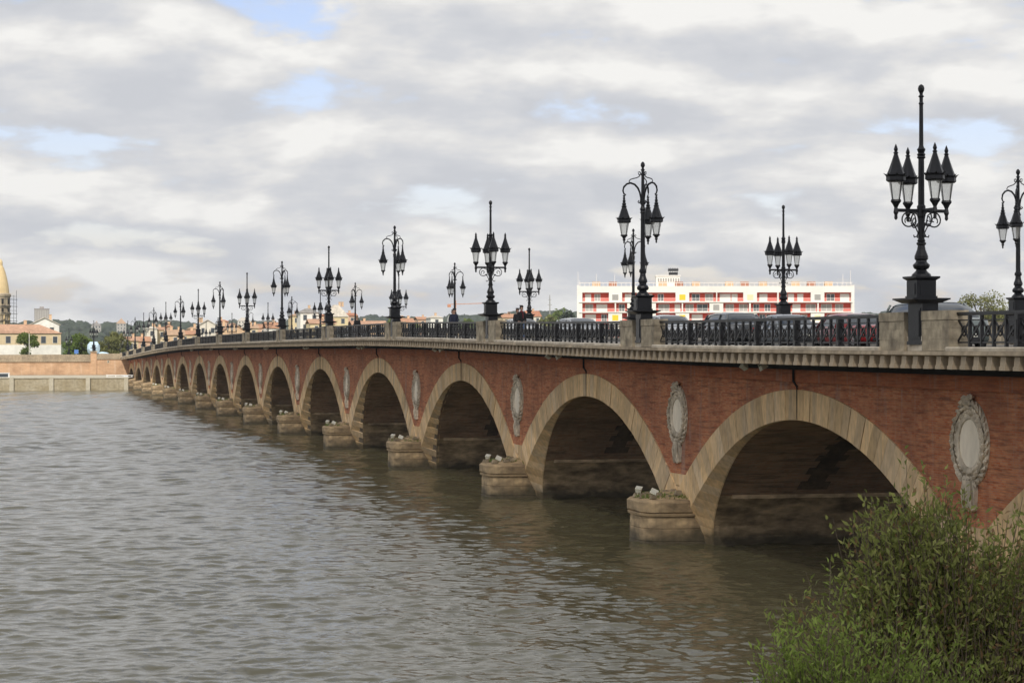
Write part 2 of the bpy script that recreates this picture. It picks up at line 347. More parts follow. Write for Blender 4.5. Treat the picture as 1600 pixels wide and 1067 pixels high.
_gs = np.arange(-120, 501, 1.0); _gz = np.convolve(np.pad(np.interp(_gs, _cx, _cz), 8, 'edge'), np.ones(17)/17, 'valid')
def deck(s): return float(np.interp(s, _gs, _gz))
DROPZ = -1.0

class Arch:
    def __init__(a, i):
        a.i = i; a.c = CS[i]; cz = deck(a.c); a.ze = cz - 1.5; a.zi = a.ze - 1.04
        a.half = SPANS[i]/2 + PIERW/2
        d = a.half - 2.45; h = a.zi - 1.9; a.R = (d*d + h*h)/(2*h)
        d = a.half - 1.1; h = a.ze - 2.72; a.Re = (d*d + h*h)/(2*h)
        a.th = math.acos(1 - (a.zi - DROPZ)/a.R); a.ph = min(a.Re*0+math.acos(max(-1, 1 - (a.ze - (DROPZ+0.9))/a.Re)), 1.4)
        # extrados: the V between two rings (z 2.72) must sit at the same share as the ring there
    def face(a, u):           # intrados of the front ring
        t = a.th*u; return a.R*math.sin(t), a.zi - a.R*(1-math.cos(t))
    def ext(a, u):
        t = a.ph*u; return min(a.Re*math.sin(t), a.half-0.012), a.ze - a.Re*(1-math.cos(t))
    def dface(a, z):
        q = max(0.0, a.zi - z); return math.sqrt(max(0.0, a.R**2 - (a.R-q)**2))
    def dext(a, s):
        d = abs(s - a.c); return a.ze - (a.Re - math.sqrt(max(a.Re**2 - d*d, 0.01)))
    def dbar(a, z):           # half width of the barrel at height z
        x = a.dface(z); x -= min(2*a.depth(z), x*.5); b = a.half - PIERW/2
        return x - 0.25*math.log(1 + math.exp((x-b)/0.25)) if x > 2 else x
    def depth(a, z): return min(0.95, 0.07 + 0.146*max(0.0, a.zi - z))
    def bar_(a, u):           # edge of the barrel that belongs to share u of the ring
        d, z = a.face(u); dl = a.depth(z); zb = z - 0.40*dl*min(1, u*2); return a.dbar(zb), zb, a.depth(zb)
ARCH = {i: Arch(i) for i in range(-1, 16)}

bridge = empty('stone_bridge', (0, 0, 0), label='long brick and tan stone arch bridge crossing the brown river', cat='bridge')

def sweep(name, prof, s0, s1, m, parent=bridge, step=2.5, smooth=False):
    n = max(1, int((s1-s0)/step)); b = MB(); k = len(prof); vs = []; fs = []
    for j in range(n+1):
        s = s0 + (s1-s0)*j/n; c = deck(s)
        vs += [(x, s, c+z) for x, z in prof]
    for j in range(n):
        for q in range(k):
            q2 = (q+1) % k; fs.append((j*k+q, j*k+q2, (j+1)*k+q2, (j+1)*k+q))
    fs.append(tuple(range(k))); fs.append(tuple(n*k + q for q in range(k-1, -1, -1)))
    b.add(vs, fs); return b.build(name, m, parent)

def rect(x0, x1, z0, z1): return [(x0, z0), (x1, z0), (x1, z1), (x0, z1)]

# spandrels: one piece of brick wall per pier, near side and far side
def spandrel(k, x, name, thick):
    a0 = ARCH.get(k); a1 = ARCH.get(k+1); p = PIER[k]
    lo = CS[k] if k in CS else S_START; hi = CS[k+1] if (k+1) in CS else S_END
    n = 56; b = MB(); vs = []; fs = []
    for j in range(n+1):
        s = lo + (hi-lo)*j/n
        z = 0.0
        if a0 and s <= p: z = a0.dext(s) - 0.10
        elif a1 and s > p: z = a1.dext(s) - 0.10
        z = max(z, 2.72); zt = deck(s) - 0.45
        vs += [(x, s, z), (x, s, zt), (x+thick, s, zt), (x+thick, s, z)]
    for j in range(n):
        for q in range(4):
            q2 = (q+1) % 4; fs.append((j*4+q, j*4+q2, (j+1)*4+q2, (j+1)*4+q))
    fs += [(0, 1, 2, 3), tuple(n*4+q for q in (3, 2, 1, 0))]
    b.add(vs, fs); return b.build(name, M['brick'], bridge)
for k in range(-2, 16):
    if k in PIER:
        spandrel(k, 0.03, 'spandrel_wall', 0.5)
        # far side reads only through the arches
        a0 = ARCH.get(k); a1 = ARCH.get(k+1); p = PIER[k]
        lo = CS[k] if k in CS else S_START; hi = CS[k+1] if (k+1) in CS else S_END
        b = MB(); vs = []; fs = []; n = 40
        for j in range(n+1):
            s = lo + (hi-lo)*j/n; z = DROPZ
            a = a0 if (a0 and s <= p) else a1
            if a:
                d = abs(s-a.c); q = a.R - math.sqrt(max(a.R**2-d*d, 0.01)); z = max(DROPZ, a.zi - q)
                if d > a.half-PIERW/2: z = DROPZ
            vs += [(W, s, z), (W, s, deck(s)-0.45), (W-0.4, s, deck(s)-0.45), (W-0.4, s, z)]
        for j in range(n):
            for q in range(4):
                q2 = (q+1) % 4; fs.append((j*4+q, j*4+q2, (j+1)*4+q2, (j+1)*4+q))
        b.add(vs, fs); b.build('far_spandrel_wall', M['brick'], bridge)

# arch rings: mortar bed, voussoirs, vault, bands, skewback stones
NV = 58
SINGLE = {1, 2, 3, 4, 5}
for i, a in ARCH.items():
    # mortar bed just behind the faces
    b = MB(); vs = []; fs = []; n = 60
    for j in range(-n, n+1):
        u = abs(j)/n; sg = 1 if j >= 0 else -1
        e = a.ext(u); f = a.face(u); q = a.bar_(u)
        vs += [(0.05, a.c+sg*e[0], e[1]-0.02), (0.05, a.c+sg*(f[0]+0.04), f[1]+0.04), (q[2]+0.02, a.c+sg*(q[0]+0.05), q[1]+0.04)]
    for j in range(2*n):
        for q in range(2): fs.append((j*3+q, j*3+q+1, (j+1)*3+q+1, (j+1)*3+q))
    b.add(vs, fs); ring = b.build('arch_ring', M['mortar'], bridge)
    stones = MB(); g = 0.011/ (a.R*a.th)
    for sg in (-1, 1):
        for j in range(NV//2):
            u0 = j/(NV/2) + g*0.5; u1 = (j+1)/(NV/2) - g*0.5
            if j == 0: u0 += g*1.2
            if (a.face(u0)[1]) < -0.5: continue
            tooth = (0.0 if i < 3 else (0.0 if j % 2 else 0.14)) if j > 2 else 0.0
            pr = 0.012 + rnd.random()*0.022
            mk = MB(); vs = []
            for u in (u0, u1):
                e = a.ext(u); f = a.face(u); q = a.bar_(u)
                vs += [(-pr, a.c+sg*e[0], e[1]), (-pr, a.c+sg*f[0], f[1]), (q[2]+tooth, a.c+sg*q[0], q[1]), (q[2]+tooth, a.c+sg*(q[0]+0.3), q[1]+0.2), (0.4, a.c+sg*e[0], e[1])]
            fs = [(0,1,6,5),(1,2,7,6),(2,3,8,7),(3,4,9,8),(4,0,5,9),(0,1,2,3,4),(9,8,7,6,5)]
            if i in SINGLE:
                mk.add(vs, fs); mk.build('voussoir', M['stone'], ring)
            else: stones.add(vs, fs)
    if stones.v: tag(stones.build('voussoirs', M['stone_far'], ring), kind='stuff')
    # barrel vault: brick above the stone course, stone below
    zs = [a.zi - (a.zi-DROPZ)*(t/26)**2 for t in range(27)]
    def strip(z_list, name, m):
        n = len(z_list)
        for sg in (-1, 1):
            b = MB(); vs = []; fs = []
            for z in z_list:
                d = a.dbar(z) + 0.035; x0 = a.depth(z) - 0.03
                for x in (x0, 4.0, 8.0, W-0.05): vs.append((x, a.c+sg*d, z))
            for j in range(n-1):
                for q in range(3): fs.append((j*4+q, j*4+q+1, (j+1)*4+q+1, (j+1)*4+q))
            b.add(vs, fs); b.build(name, m, bridge, fix=False)
    up = [z for z in zs if z > 2.05] + [2.05]; dn = [2.05] + [z for z in zs if z < 2.05]
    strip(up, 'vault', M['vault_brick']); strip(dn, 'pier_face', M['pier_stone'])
    # string course inside the arch and toothed stone bands over the vault
    for sg in (-1, 1):
        b = MB(); d = a.dbar(2.0)+0.03; y0, y1 = sorted((a.c+sg*(d-0.10), a.c+sg*(d+0.2)))
        b.box(1.05, W-0.8, y0, y1, 1.93, 2.16); b.build('impost_course', M['pier_stone'], bridge)
    if -1 < i < 8:
        for xb in (4.2, 8.4):
            b = MB()
            for sg in (-1, 1):
                for j in range(2, 26):
                    w = 0.62 if j % 2 else 0.36; z0 = zs[j]; z1 = zs[j+1] if j < 26 else DROPZ
                    if z1 < 2.2: break
                    d0 = a.dbar(z0); d1 = a.dbar(z1)
                    b.add([(xb-w, a.c+sg*d0, z0), (xb+w, a.c+sg*d0, z0), (xb+w, a.c+sg*d1, z1), (xb-w, a.c+sg*d1, z1),
                           (xb-w, a.c+sg*(d0+.2), z0), (xb+w, a.c+sg*(d0+.2), z0), (xb+w, a.c+sg*(d1+.2), z1), (xb-w, a.c+sg*(d1+.2), z1)],
                          [(0,1,2,3),(0,4,5,1),(1,5,6,2),(2,6,7,3),(3,7,4,0)])
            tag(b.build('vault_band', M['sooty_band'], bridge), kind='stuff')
    # joint line at the crown with the black pipe above it
    b = MB(); b.tube([(-0.17, a.c, deck(a.c)-.55), (-0.17, a.c, deck(a.c)-1.2), (-.04, a.c, a.ze+.12), (-0.035, a.c, a.ze), (-.03, a.c, a.zi+.02)], [.045, .045, .04, .028, .024], 6)
    b.build('drain_pipe', M['dark'], bridge)

# piers: facing stones between the rings, cutwater, medallion
def plan(a_, b_, n, cnt=20):
    pts = []
    for j in range(cnt+1):
        t = math.pi*j/cnt; c, s = math.cos(t), math.sin(t)
        pts.append((-b_*abs(s)**(2/n), a_*math.copysign(abs(c)**(2/n), c)))
    return pts
def cut_mesh(name, layers, m, back=1.3, bumpy=0.0):
    """layers: (half length along, reach, z)"""
    b = MB(); vs = []; fs = []; cnt = 20
    for (aa, bb, z) in layers:
        p = plan(aa, bb, 3.6, cnt)
        p = [(back, aa)] + p + [(back, -aa)]
        vs += [(x, y, z + bumpy*rnd.uniform(-1, 1)) for x, y in p]
    k = cnt+3
    for j in range(len(layers)-1):
        for q in range(k-1): fs.append((j*k+q, j*k+q+1, (j+1)*k+q+1, (j+1)*k+q))
    fs.append(tuple((len(layers)-1)*k+q for q in range(k)))
    b.add(vs, fs); return b.mesh(name, m)
cw_body = cut_mesh('cutwater', [(1.72, 1.84, -1.2), (1.71, 1.83, .10), (1.69, 1.81, .115), (1.69, 1.81, .135), (1.71, 1.83, .15), (1.70, 1.82, .60), (1.68, 1.80, .615), (1.68, 1.80, .635), (1.70, 1.82, .65), (1.68, 1.8, 1.10)], M['cutwater'])
cw_mould = cut_mesh('cutwater_moulding', [(1.68, 1.8, 1.10), (1.77, 1.89, 1.13), (1.79, 1.91, 1.22), (1.69, 1.80, 1.26)], M['cutwater'])
cw_cap = cut_mesh('cutwater_cap', [(1.69, 1.80, 1.26), (1.79, 1.92, 1.30), (1.80, 1.93, 1.66), (1.72, 1.83, 1.74), (1.45, 1.45, 1.78), (1.0, 0.9, 1.93), (0.6, 0.3, 2.03)], M['cutwater'], bumpy=0.025)

def wreath_mesh():
    b = MB(); rr = random.Random(3)
    ico = [(0,0,1),(0.9,0,0.15),(0.28,0.86,0.1),(-0.73,0.53,0.12),(-0.73,-0.53,0.1),(0.28,-0.86,0.12),(0,0,-1)]
    fs = [(0,1,2),(0,2,3),(0,3,4),(0,4,5),(0,5,1),(6,2,1),(6,3,2),(6,4,3),(6,5,4),(6,1,5)]
    for row, rad in enumerate((0.86, 1.02, 1.16)):
        n = 30
        for k in range(n):
            t = 2*math.pi*(k + row*0.5)/n + rr.uniform(-.04, .04)
            tw = (0.5 if row == 2 else -0.5 if row == 0 else 0) + rr.uniform(-.3, .3)
            ln = rr.uniform(.15, .22); wd = rr.uniform(.06, .09); hh = rr.uniform(.05, .12)
            ca, sa = math.cos(t+math.pi/2+tw), math.sin(t+math.pi/2+tw)
            vs = []
            for (p, q, w) in ico:
                X, Y = p*ln, q*wd; vs.append((-(0.10 if row == 1 else 0.06) - w*hh, rad*math.cos(t) + X*ca - Y*sa, rad*1.0*math.sin(t) + X*sa + Y*ca))
            b.add(vs, fs)
    for k in range(12):                        # ribbon knot at the crown of the wreath
        y = rr.uniform(-.4, .4); z = 1.16 + rr.uniform(-.08, .24)*(1-abs(y))
        vs = [(-0.12-w*0.13, y+p*0.15, z+q*0.11) for (p, q, w) in ico]; b.add(vs, fs)
    return b.mesh('wreath', M['relief'])
def ring_mesh():
    b = MB(); vs = []; fs = []; n = 48; pr = [(0.66, 0.03), (0.69, -0.07), (0.82, -0.09), (0.9, -0.05), (1.15, -0.05), (1.22, -0.02), (1.24, 0.03)]
    for k in range(n):
        t = 2*math.pi*k/n
        vs += [(x, r*math.cos(t), r*math.sin(t)) for r, x in pr]
    m_ = len(pr)
    for k in range(n):
        k2 = (k+1) % n
        for q in range(m_-1): fs.append((k*m_+q, k*m_+q+1, k2*m_+q+1, k2*m_+q))
    b.add(vs, fs); return b.mesh('medallion', M['relief'])
def disc_mesh():
    b = MB(); n = 40
    vs = [(-0.045, 0, 0)] + [(-0.035, 0.675*math.cos(2*math.pi*k/n), 0.675*math.sin(2*math.pi*k/n)) for k in range(n)]
    b.add(vs, [(0, k+1, (k+1) % n + 1) for k in range(n)]); return b.mesh('plaque', M['plaque'], smooth=True)
def tassel_mesh():
    b = MB(); rr = random.Random(5)
    poly = [(-0.32, 0.2), (-0.42, -0.2), (-0.36, -0.72), (-0.12, -0.80), (0.1, -0.74), (0.34, -0.8), (0.40, -0.2), (0.30, 0.2)]
    vs = [(-0.10, y, z) for y, z in poly] + [(0.03, y*1.08, z*1.02) for y, z in poly]; n = len(poly)
    b.add(vs, [tuple(range(n))] + [(k, (k+1) % n, n+(k+1) % n, n+k) for k in range(n)])
    for k in range(7):
        y = -0.3+0.1*k; b.tube([(-0.1, y*0.7, 0.15), (-0.15, y*0.95, -0.25), (-0.12, y+rr.uniform(-.03, .03), -0.7)], [0.04, 0.055, 0.03], 5)
    return b.mesh('ribbon_drop', M['relief'])
me_wreath, me_ring, me_disc, me_tassel = wreath_mesh(), ring_mesh(), disc_mesh(), tassel_mesh()
ORD = ['first', 'second', 'third', 'fourth', 'fifth', 'sixth', 'seventh', 'eighth', 'ninth', 'tenth', 'eleventh', 'twelfth', 'thirteenth', 'fourteenth', 'fifteenth', 'sixteenth', 'seventeenth']
for k in range(-1, 15):
    p = PIER[k]
    b = MB()                                                 # stones filling the V under the brick
    for (y0, y1, z0, z1) in ((-1.5, -0.02, 1.6, 2.22), (0.02, 1.5, 1.6, 2.22), (-1.4, -0.02, 2.25, 2.715), (0.02, 1.4, 2.25, 2.715), (-1.0, -0.02, -1, 1.58), (0.02, 1.0, -1, 1.58)):
        b.box(0.02, 0.5, p+y0, p+y1, z0, z1)
    b.build('skewback_stone', M['stone_far'], bridge)
    for me, nm in ((cw_body, 'cutwater'), (cw_mould, 'cutwater_moulding'), (cw_cap, 'cutwater_cap')):
        put(nm, me, bridge, (0, p, 0))
    md = put('medallion', me_ring, bridge, (0.02, p, 5.06))
    put('wreath', me_wreath, md); put('plaque', me_disc, md); put('ribbon_drop', me_tassel, md, (0, 0, -1.12))
    md.rotation_euler = (rnd.uniform(-.3, .3)*0, 0, 0)

# ------------------------------------------------------------------ cornice, deck, parapets
sweep('brick_band', rect(-0.11, 0.05, -1.23, -0.80), S_START, S_END, M['brick_band'])
sweep('cable_shadow_strip', rect(-0.50, 0.02, -0.795, -0.52), S_START, S_END, M['dark'])  # black strip added as the deep shadow under the corbels, where cables run
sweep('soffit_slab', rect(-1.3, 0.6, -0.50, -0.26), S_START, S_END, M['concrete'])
sweep('cornice_back', rect(-1.25, -1.10, -0.56, -0.24), S_START, S_END, M['shade_stone'])
sweep('cornice_slab', [(-1.88, -0.22), (-1.80, -0.25), (-1.1, -0.25), (-1.1, -0.115), (-1.86, -0.115)], S_START, S_END, M['cornice'])
sweep('deck_slab', rect(-1.35, W+1.35, -0.44, -0.17), S_START, S_END+8, M['concrete'], step=6)
sweep('far_cornice', rect(W+0.02, W+1.86, -0.44, -0.16), S_START, S_END, M['cornice'], step=6)
sweep('far_coping', rect(W+1.2, W+1.78, -0.16, 0.0), S_START, S_END, M['coping'], step=6)

def corbel_mesh():
    b = MB(); poly = [(-1.82, -0.255), (-1.84, -0.50), (-1.76, -0.585), (-1.3, -0.585), (-1.0, -0.50), (-0.9, -0.255)]
    b.prism(poly, 'y', -0.155, 0.155); b.box(-1.86, -1.5, -0.17, 0.17, -0.60, -0.50); return b.mesh('corbel', M['cornice'])
me_corbel = corbel_mesh()
n = 0; s = -36.0
while s < S_END-2:
    if n < 300:
        put('corbel', me_corbel, bridge, (0, s, deck(s)))
    else:
        if n == 300: far_corb = MB()
        c = deck(s); far_corb.box(-1.83, -1.0, s-0.16, s+0.16, c-0.585, c-0.255)
    n += 1; s += 0.80
tag(far_corb.build('corbels', M['cornice'], bridge), kind='stuff')
b = MB(); s = -36.8
while s > S_START: b.box(-1.83, -1.0, s-0.16, s+0.16, deck(s)-0.585, deck(s)-0.255); s -= 0.8
tag(b.build('corbels', M['cornice'], bridge), kind='stuff')

PB = 2.45; PG = 0.62                           # pedestal block reach and gap
def pedestal(xo, xi, name):
    """two stone blocks with a cap course, centred on the lamp"""
    out = []
    for sg in (-1, 1):
        y0, y1 = sorted((sg*PG, sg*PB)); b = MB()
        w = (y1-y0)/4
        # coursed stones with fine joints
        for (z0, z1, cuts) in ((-0.11, 0.20, (0.0, 0.55, 1.0)), (0.205, 0.50, (0.0, 0.35, 1.0)), (0.505, 0.715, (0.0, 0.62, 1.0))):
            for q in range(2):
                b.box(xo+rnd.uniform(0, .008), xi, y0+(y1-y0)*cuts[q]+0.003, y0+(y1-y0)*cuts[q+1]-0.003, z0, z1)
        b.box(xo-0.012, xi+0.012, y0-0.015, y1+0.015, 0.735, 0.985)
        b.box(xo+0.02, xi-0.02, y0+0.02, y1-0.02, -0.1, 0.9)
        out.append(b.mesh(name, M['pedestal']))
    b = MB(); b.box(xo+0.10, xi, -PG+0.002, PG-0.002, -0.11, 0.30); out.append(b.mesh('recess_stone', M['coping']))
    return out
ped_n = pedestal(-1.73, -1.17, 'parapet_block'); ped_f = pedestal(W+1.17, W+1.73, 'parapet_block')
LAMPS = [k for k in range(-1, 15)] + [15]
LAMP_S = dict(PIER)
for k in LAMPS:
    s = LAMP_S[k]; c = deck(s)
    for me in ped_n + ped_f: put(me.name.split('.')[0], me, bridge, (0, s, c))
# pale coping between the pedestals
edges = [S_START] + [LAMP_S[k] for k in LAMPS] 
for q in range(len(edges)-1):
    s0 = edges[q] + (PB if q else 0); s1 = edges[q+1] - PB
    sweep('coping', [(-1.79, -0.11), (-1.12, -0.11), (-1.12, 0.0), (-1.76, 0.0), (-1.80, -0.03)], s0-0.1, s1+0.1, M['coping'])
# road and pavements are part of the setting
tag(sweep('near_pavement', rect(-1.11, 2.2, -0.165, -0.015), S_START, S_END+8, M['pave'], None, 5), kind='structure')
tag(sweep('far_pavement', rect(11.2, W+1.19, -0.165, -0.015), S_START, S_END+8, M['pave'], None, 5), kind='structure')
tag(sweep('road', rect(2.2, 11.2, -0.168, -0.14), S_START, S_END+8, M['asphalt'], None, 5), kind='structure')

# ------------------------------------------------------------------ lamps
def lantern_parts(kind):
    """returns meshes (frame, roof, glass); origin at the arm end"""
    n = 8; ph = math.pi/8
    fr, rf, gl = MB(), MB(), MB()
    if kind == 'up':
        g0, g1, zg0, zg1 = 0.13, 0.215, 0.30, 0.80
        fr.lathe([(0.012, -0.27), (0.05, -0.23), (0.045, -0.12), (0.075, -0.06), (0.06, 0.02), (0.05, 0.08), (0.09, 0.16), (0.135, 0.22), (0.155, 0.25), (0.14, 0.30)], 8)
        rf.lathe([(0.225, 0.79), (0.275, 0.83), (0.27, 0.93), (0.30, 0.985), (0.255, 1.00), (0.19, 1.16), (0.12, 1.36), (0.06, 1.55), (0.05, 1.57), (0.075, 1.60), (0.04, 1.64), (0.06, 1.70), (0.035, 1.78), (0.006, 1.85)], n, ph=ph)
        zt, rt = 0.985, 0.295
    else:
        g0, g1, zg0, zg1 = 0.13, 0.225, -1.38, -0.90
        fr.lathe([(0.008, -1.74), (0.04, -1.70), (0.03, -1.64), (0.065, -1.58), (0.05, -1.53), (0.10, -1.46), (0.15, -1.42), (0.14, -1.38)], 8)
        rf.lathe([(0.235, -0.91), (0.275, -0.88), (0.27, -0.79), (0.30, -0.735), (0.25, -0.72), (0.20, -0.60), (0.13, -0.38), (0.09, -0.28), (0.12, -0.25), (0.07, -0.20), (0.09, -0.15), (0.05, -0.08), (0.07, -0.03), (0.04, 0.03)], n, ph=ph)
        zt, rt = -0.735, 0.295
    for k in range(n):
        a = 2*math.pi*(k+.5)/n; c, s = math.cos(a), math.sin(a)
        if k % 2 == 0: fr.tube([(g0*c, g0*s, zg0-.02), (g1*c, g1*s, zg1+.02)], 0.013, 4)
        # leaf at each corner of the eave
        rf.add([(rt*c*.93-s*.045, rt*s*.93+c*.045, zt-.03), (rt*c*.93+s*.045, rt*s*.93-c*.045, zt-.03), (rt*c*1.2, rt*s*1.2, zt+.055), (rt*c*.9, rt*s*.9, zt+.02)], [(0,1,2),(0,2,3),(1,3,2),(0,3,1)])
    gl.lathe([(g0-.012, zg0), (g1-.014, zg1)], n, ph=ph)
    return fr.mesh('lantern', M['iron']), rf.mesh('lantern_roof', M['iron'], smooth=False), gl.mesh('lantern_glass', M['lantern_glass'])
LU = lantern_parts('up'); LD = lantern_parts('down')
def add_lantern(root, parts, loc):
    f = put('lantern', parts[0], root, loc); put('lantern_roof', parts[1], f); put('lantern_glass', parts[2], f)

def arc(cx, cz, r, a0, a1, n, ang=0.0, y=0.0):
    """arc in the vertical plane through the pole, turned by ang"""
    out = []
    for j in range(n+1):
        t = R(a0 + (a1-a0)*j/n); q = cx + r*math.cos(t)
        out.append((q*math.cos(ang), q*math.sin(ang), cz + r*math.sin(t)))
    return out
def spiral(cx, cz, r0, r1, a0, a1, n, ang):
    out = []
    for j in range(n+1):
        t = R(a0 + (a1-a0)*j/n); r = r0 + (r1-r0)*j/n; q = cx + r*math.cos(t)
        out.append((q*math.cos(ang), q*math.sin(ang), cz + r*math.sin(t)))
    return out

def lamp_base(root):
    b = MB(); b.box(-0.19, 0.30, -0.42, 0.42, 0.02, 1.16); b.box(-0.205, -0.19, -0.32, 0.32, 0.16, 1.02); b.box(-0.22, -0.205, -0.26, 0.26, 0.22, 0.96); b.box(-0.15, 0.24, 0.42, 0.435, 0.16, 1.02); b.box(-0.15, 0.24, -0.435, -0.42, 0.16, 1.02)
    b.box(-0.22, 0.34, -0.45, 0.45, 0.0, 0.10); b.build('pedestal_box', M['iron'], root)
    b = MB(); b.frustum(0, 0, .34, .50, 1.16, .56, .60, 1.255); b.box(-.58, .58, -.62, .62, 1.256, 1.30); b.build('tray', M['iron'], root)
    b = MB(); b.box(-.30, .30, -.30, .30, 1.302, 1.80)
    for ax in (-1, 1):
        b.box(min(ax*.30, ax*.315), max(ax*.30, ax*.315), -.2, .2, 1.4, 1.72); b.box(-.2, .2, min(ax*.30, ax*.315), max(ax*.30, ax*.315), 1.4, 1.72)
    b.frustum(0, 0, .30, .30, 1.80, .38, .38, 1.86); b.box(-.385, .385, -.385, .385, 1.862, 1.91); b.box(-.33, .33, -.33, .33, 1.30, 1.36)
    b.build('plinth', M['iron'], root)

BAR = 3.75                                     # arm height above the deck
def lamp_cluster():
    root = empty('street_lamp')
    lamp_base(root)
    b = MB(); z = BAR
    b.lathe([(.28, 1.91), (.26, 1.97), (.17, 2.05), (.14, 2.10), (.20, 2.13), (.235, 2.20), (.235, 2.24), (.16, 2.31), (.15, 2.36), (.19, 2.40), (.19, 2.48), (.12, 2.66), (.10, 2.78), (.135, 2.81), (.135, 2.85), (.10, 2.88), (.115, 2.92), (.09, 2.96),
             (.092, 3.55), (.12, 3.60), (.12, 3.88), (.09, 3.92), (.082, 5.20), (.125, 5.24), (.10, 5.28), (.12, 5.33), (.085, 5.37), (.12, 5.47), (.08, 5.52), (.062, 5.58), (.055, 6.72), (.075, 6.75), (.05, 6.80), (.052, 6.92), (.085, 6.95), (.045, 7.0), (.05, 7.05), (.085, 7.12), (.092, 7.18), (.07, 7.25), (.02, 7.29)], 12)
    b.build('pole', M['iron'], root, smooth=False)
    for k in range(4):
        ang = k*math.pi/2; c, s = math.cos(ang), math.sin(ang)
        b = MB(); b.bar((0.06*c, 0.06*s, z), (0.80*c, 0.80*s, z), 0.085, 0.09); b.build('arm', M['iron'], root)
        b = MB()
        b.tube(spiral(.40, z-.25, .20, .20, 80, -150, 14, ang) , .022, 5)
        b.tube([(p*c, p*s, q) for p, q in ((.38, z-.05), (.30, z-.06), (.2, z-.13), (.16, z-.3), (.2, z-.42), (.27, z-.42))], .02, 5)
        b.tube(spiral(.40, z-.27, .12, .04, -40, 260, 12, ang), .018, 5)
        b.tube([(p*c, p*s, q) for p, q in ((.24, z-.36), (.16, z-.5), (.10, z-.62), (.14, z-.72), (.22, z-.74), (.24, z-.68))], .02, 5)
        b.build('scroll_bracket', M['iron'], root)
        add_lantern(root, LU, (0.79*c, 0.79*s, z))
    return root
def lamp_hooks():
    root = empty('street_lamp')
    lamp_base(root)
    b = MB()
    b.lathe([(.28, 1.91), (.26, 1.97), (.18, 2.05), (.15, 2.09), (.23, 2.14), (.25, 2.21), (.22, 2.28), (.15, 2.34), (.15, 2.40), (.19, 2.45), (.18, 2.53), (.13, 2.66), (.11, 2.80), (.15, 2.84), (.15, 2.93), (.11, 2.97), (.10, 3.05), (.085, 5.20), (.12, 5.23), (.10, 5.27), (.10, 5.33), (.125, 5.37), (.10, 5.42), (.08, 5.47), (.075, 5.55), (.11, 5.58), (.11, 5.68), (.075, 5.72), (.062, 6.72), (.085, 6.76), (.06, 6.80), (.06, 6.92), (.09, 6.95), (.05, 7.0), (.05, 7.05), (.09, 7.12), (.085, 7.20), (.03, 7.28)], 12)
    b.build('pole', M['iron'], root)
    for k in range(3):
        ang = math.pi + k*2*math.pi/3; c, s = math.cos(ang), math.sin(ang)
        P = lambda lst: [(p*c, p*s, q) for p, q in lst]
        b = MB()
        b.tube(P([(.16, 5.72), (.20, 5.66), (.15, 5.62), (.09, 5.68), (.085, 5.80), (.10, 5.98)]) , .03, 6)
        b.tube(P([(.09, 5.85), (.12, 6.03), (.20, 6.22), (.33, 6.36), (.50, 6.42), (.66, 6.38), (.78, 6.26), (.82, 6.10), (.78, 5.98), (.70, 5.94)]), [.034, .036, .04, .04, .04, .04, .04, .036, .032, .026], 6)
        b.tube(P([(.06, 6.76), (.13, 6.88), (.19, 6.86), (.18, 6.78), (.11, 6.74)]), .022, 5)
        b.tube(P([(.08, 6.80), (.16, 6.68), (.26, 6.63), (.40, 6.60), (.52, 6.56), (.57, 6.48), (.54, 6.42)]), .022, 5)
        b.lathe([(.045, 5.93), (.06, 5.90), (.03, 5.86), (.055, 5.80), (.03, 5.74), (.03, 5.70)], 6, .775*c, .775*s)
        b.build('hook_arm', M['iron'], root)
        add_lantern(root, LD, (.775*c, .775*s, 5.72))
    return root
lamp_a, lamp_b = lamp_cluster(), lamp_hooks()
index_children()
used = {id(lamp_a): False, id(lamp_b): False}
LATN, LATF = -1.47, W + 1.47
ROT = {0: 5, 2: -1, 4: 2, 1: -2, 3: 2}
for k in range(-1, 15):
    A = (k % 2 == 0); proto = lamp_a if A else lamp_b
    for side in (0, 1):
        if k == -1 or (k == 0 and side == 1): continue
        if not used[id(proto)]: o = proto; used[id(proto)] = True
        else: o = copy_tree(proto)
        s = PIER[k] + 0.0
        o.location = (LATF if side else LATN, s, deck(s) + 0.06)
        o.rotation_euler = (0, 0, R(ROT.get(k, rnd.uniform(-3, 3)) if not side else 180 + rnd.uniform(-4, 4)))
        shape = 'four upright lanterns' if A else 'three hanging lanterns'
        nth = ORD[k] if side == 0 else ORD[k-1]
        where = 'near parapet' if side == 0 else 'far parapet'
        tag(o, '%s lamp post from the right on the %s, with %s' % (nth, where, shape), 'street lamp', 'lamp posts along the bridge parapets')

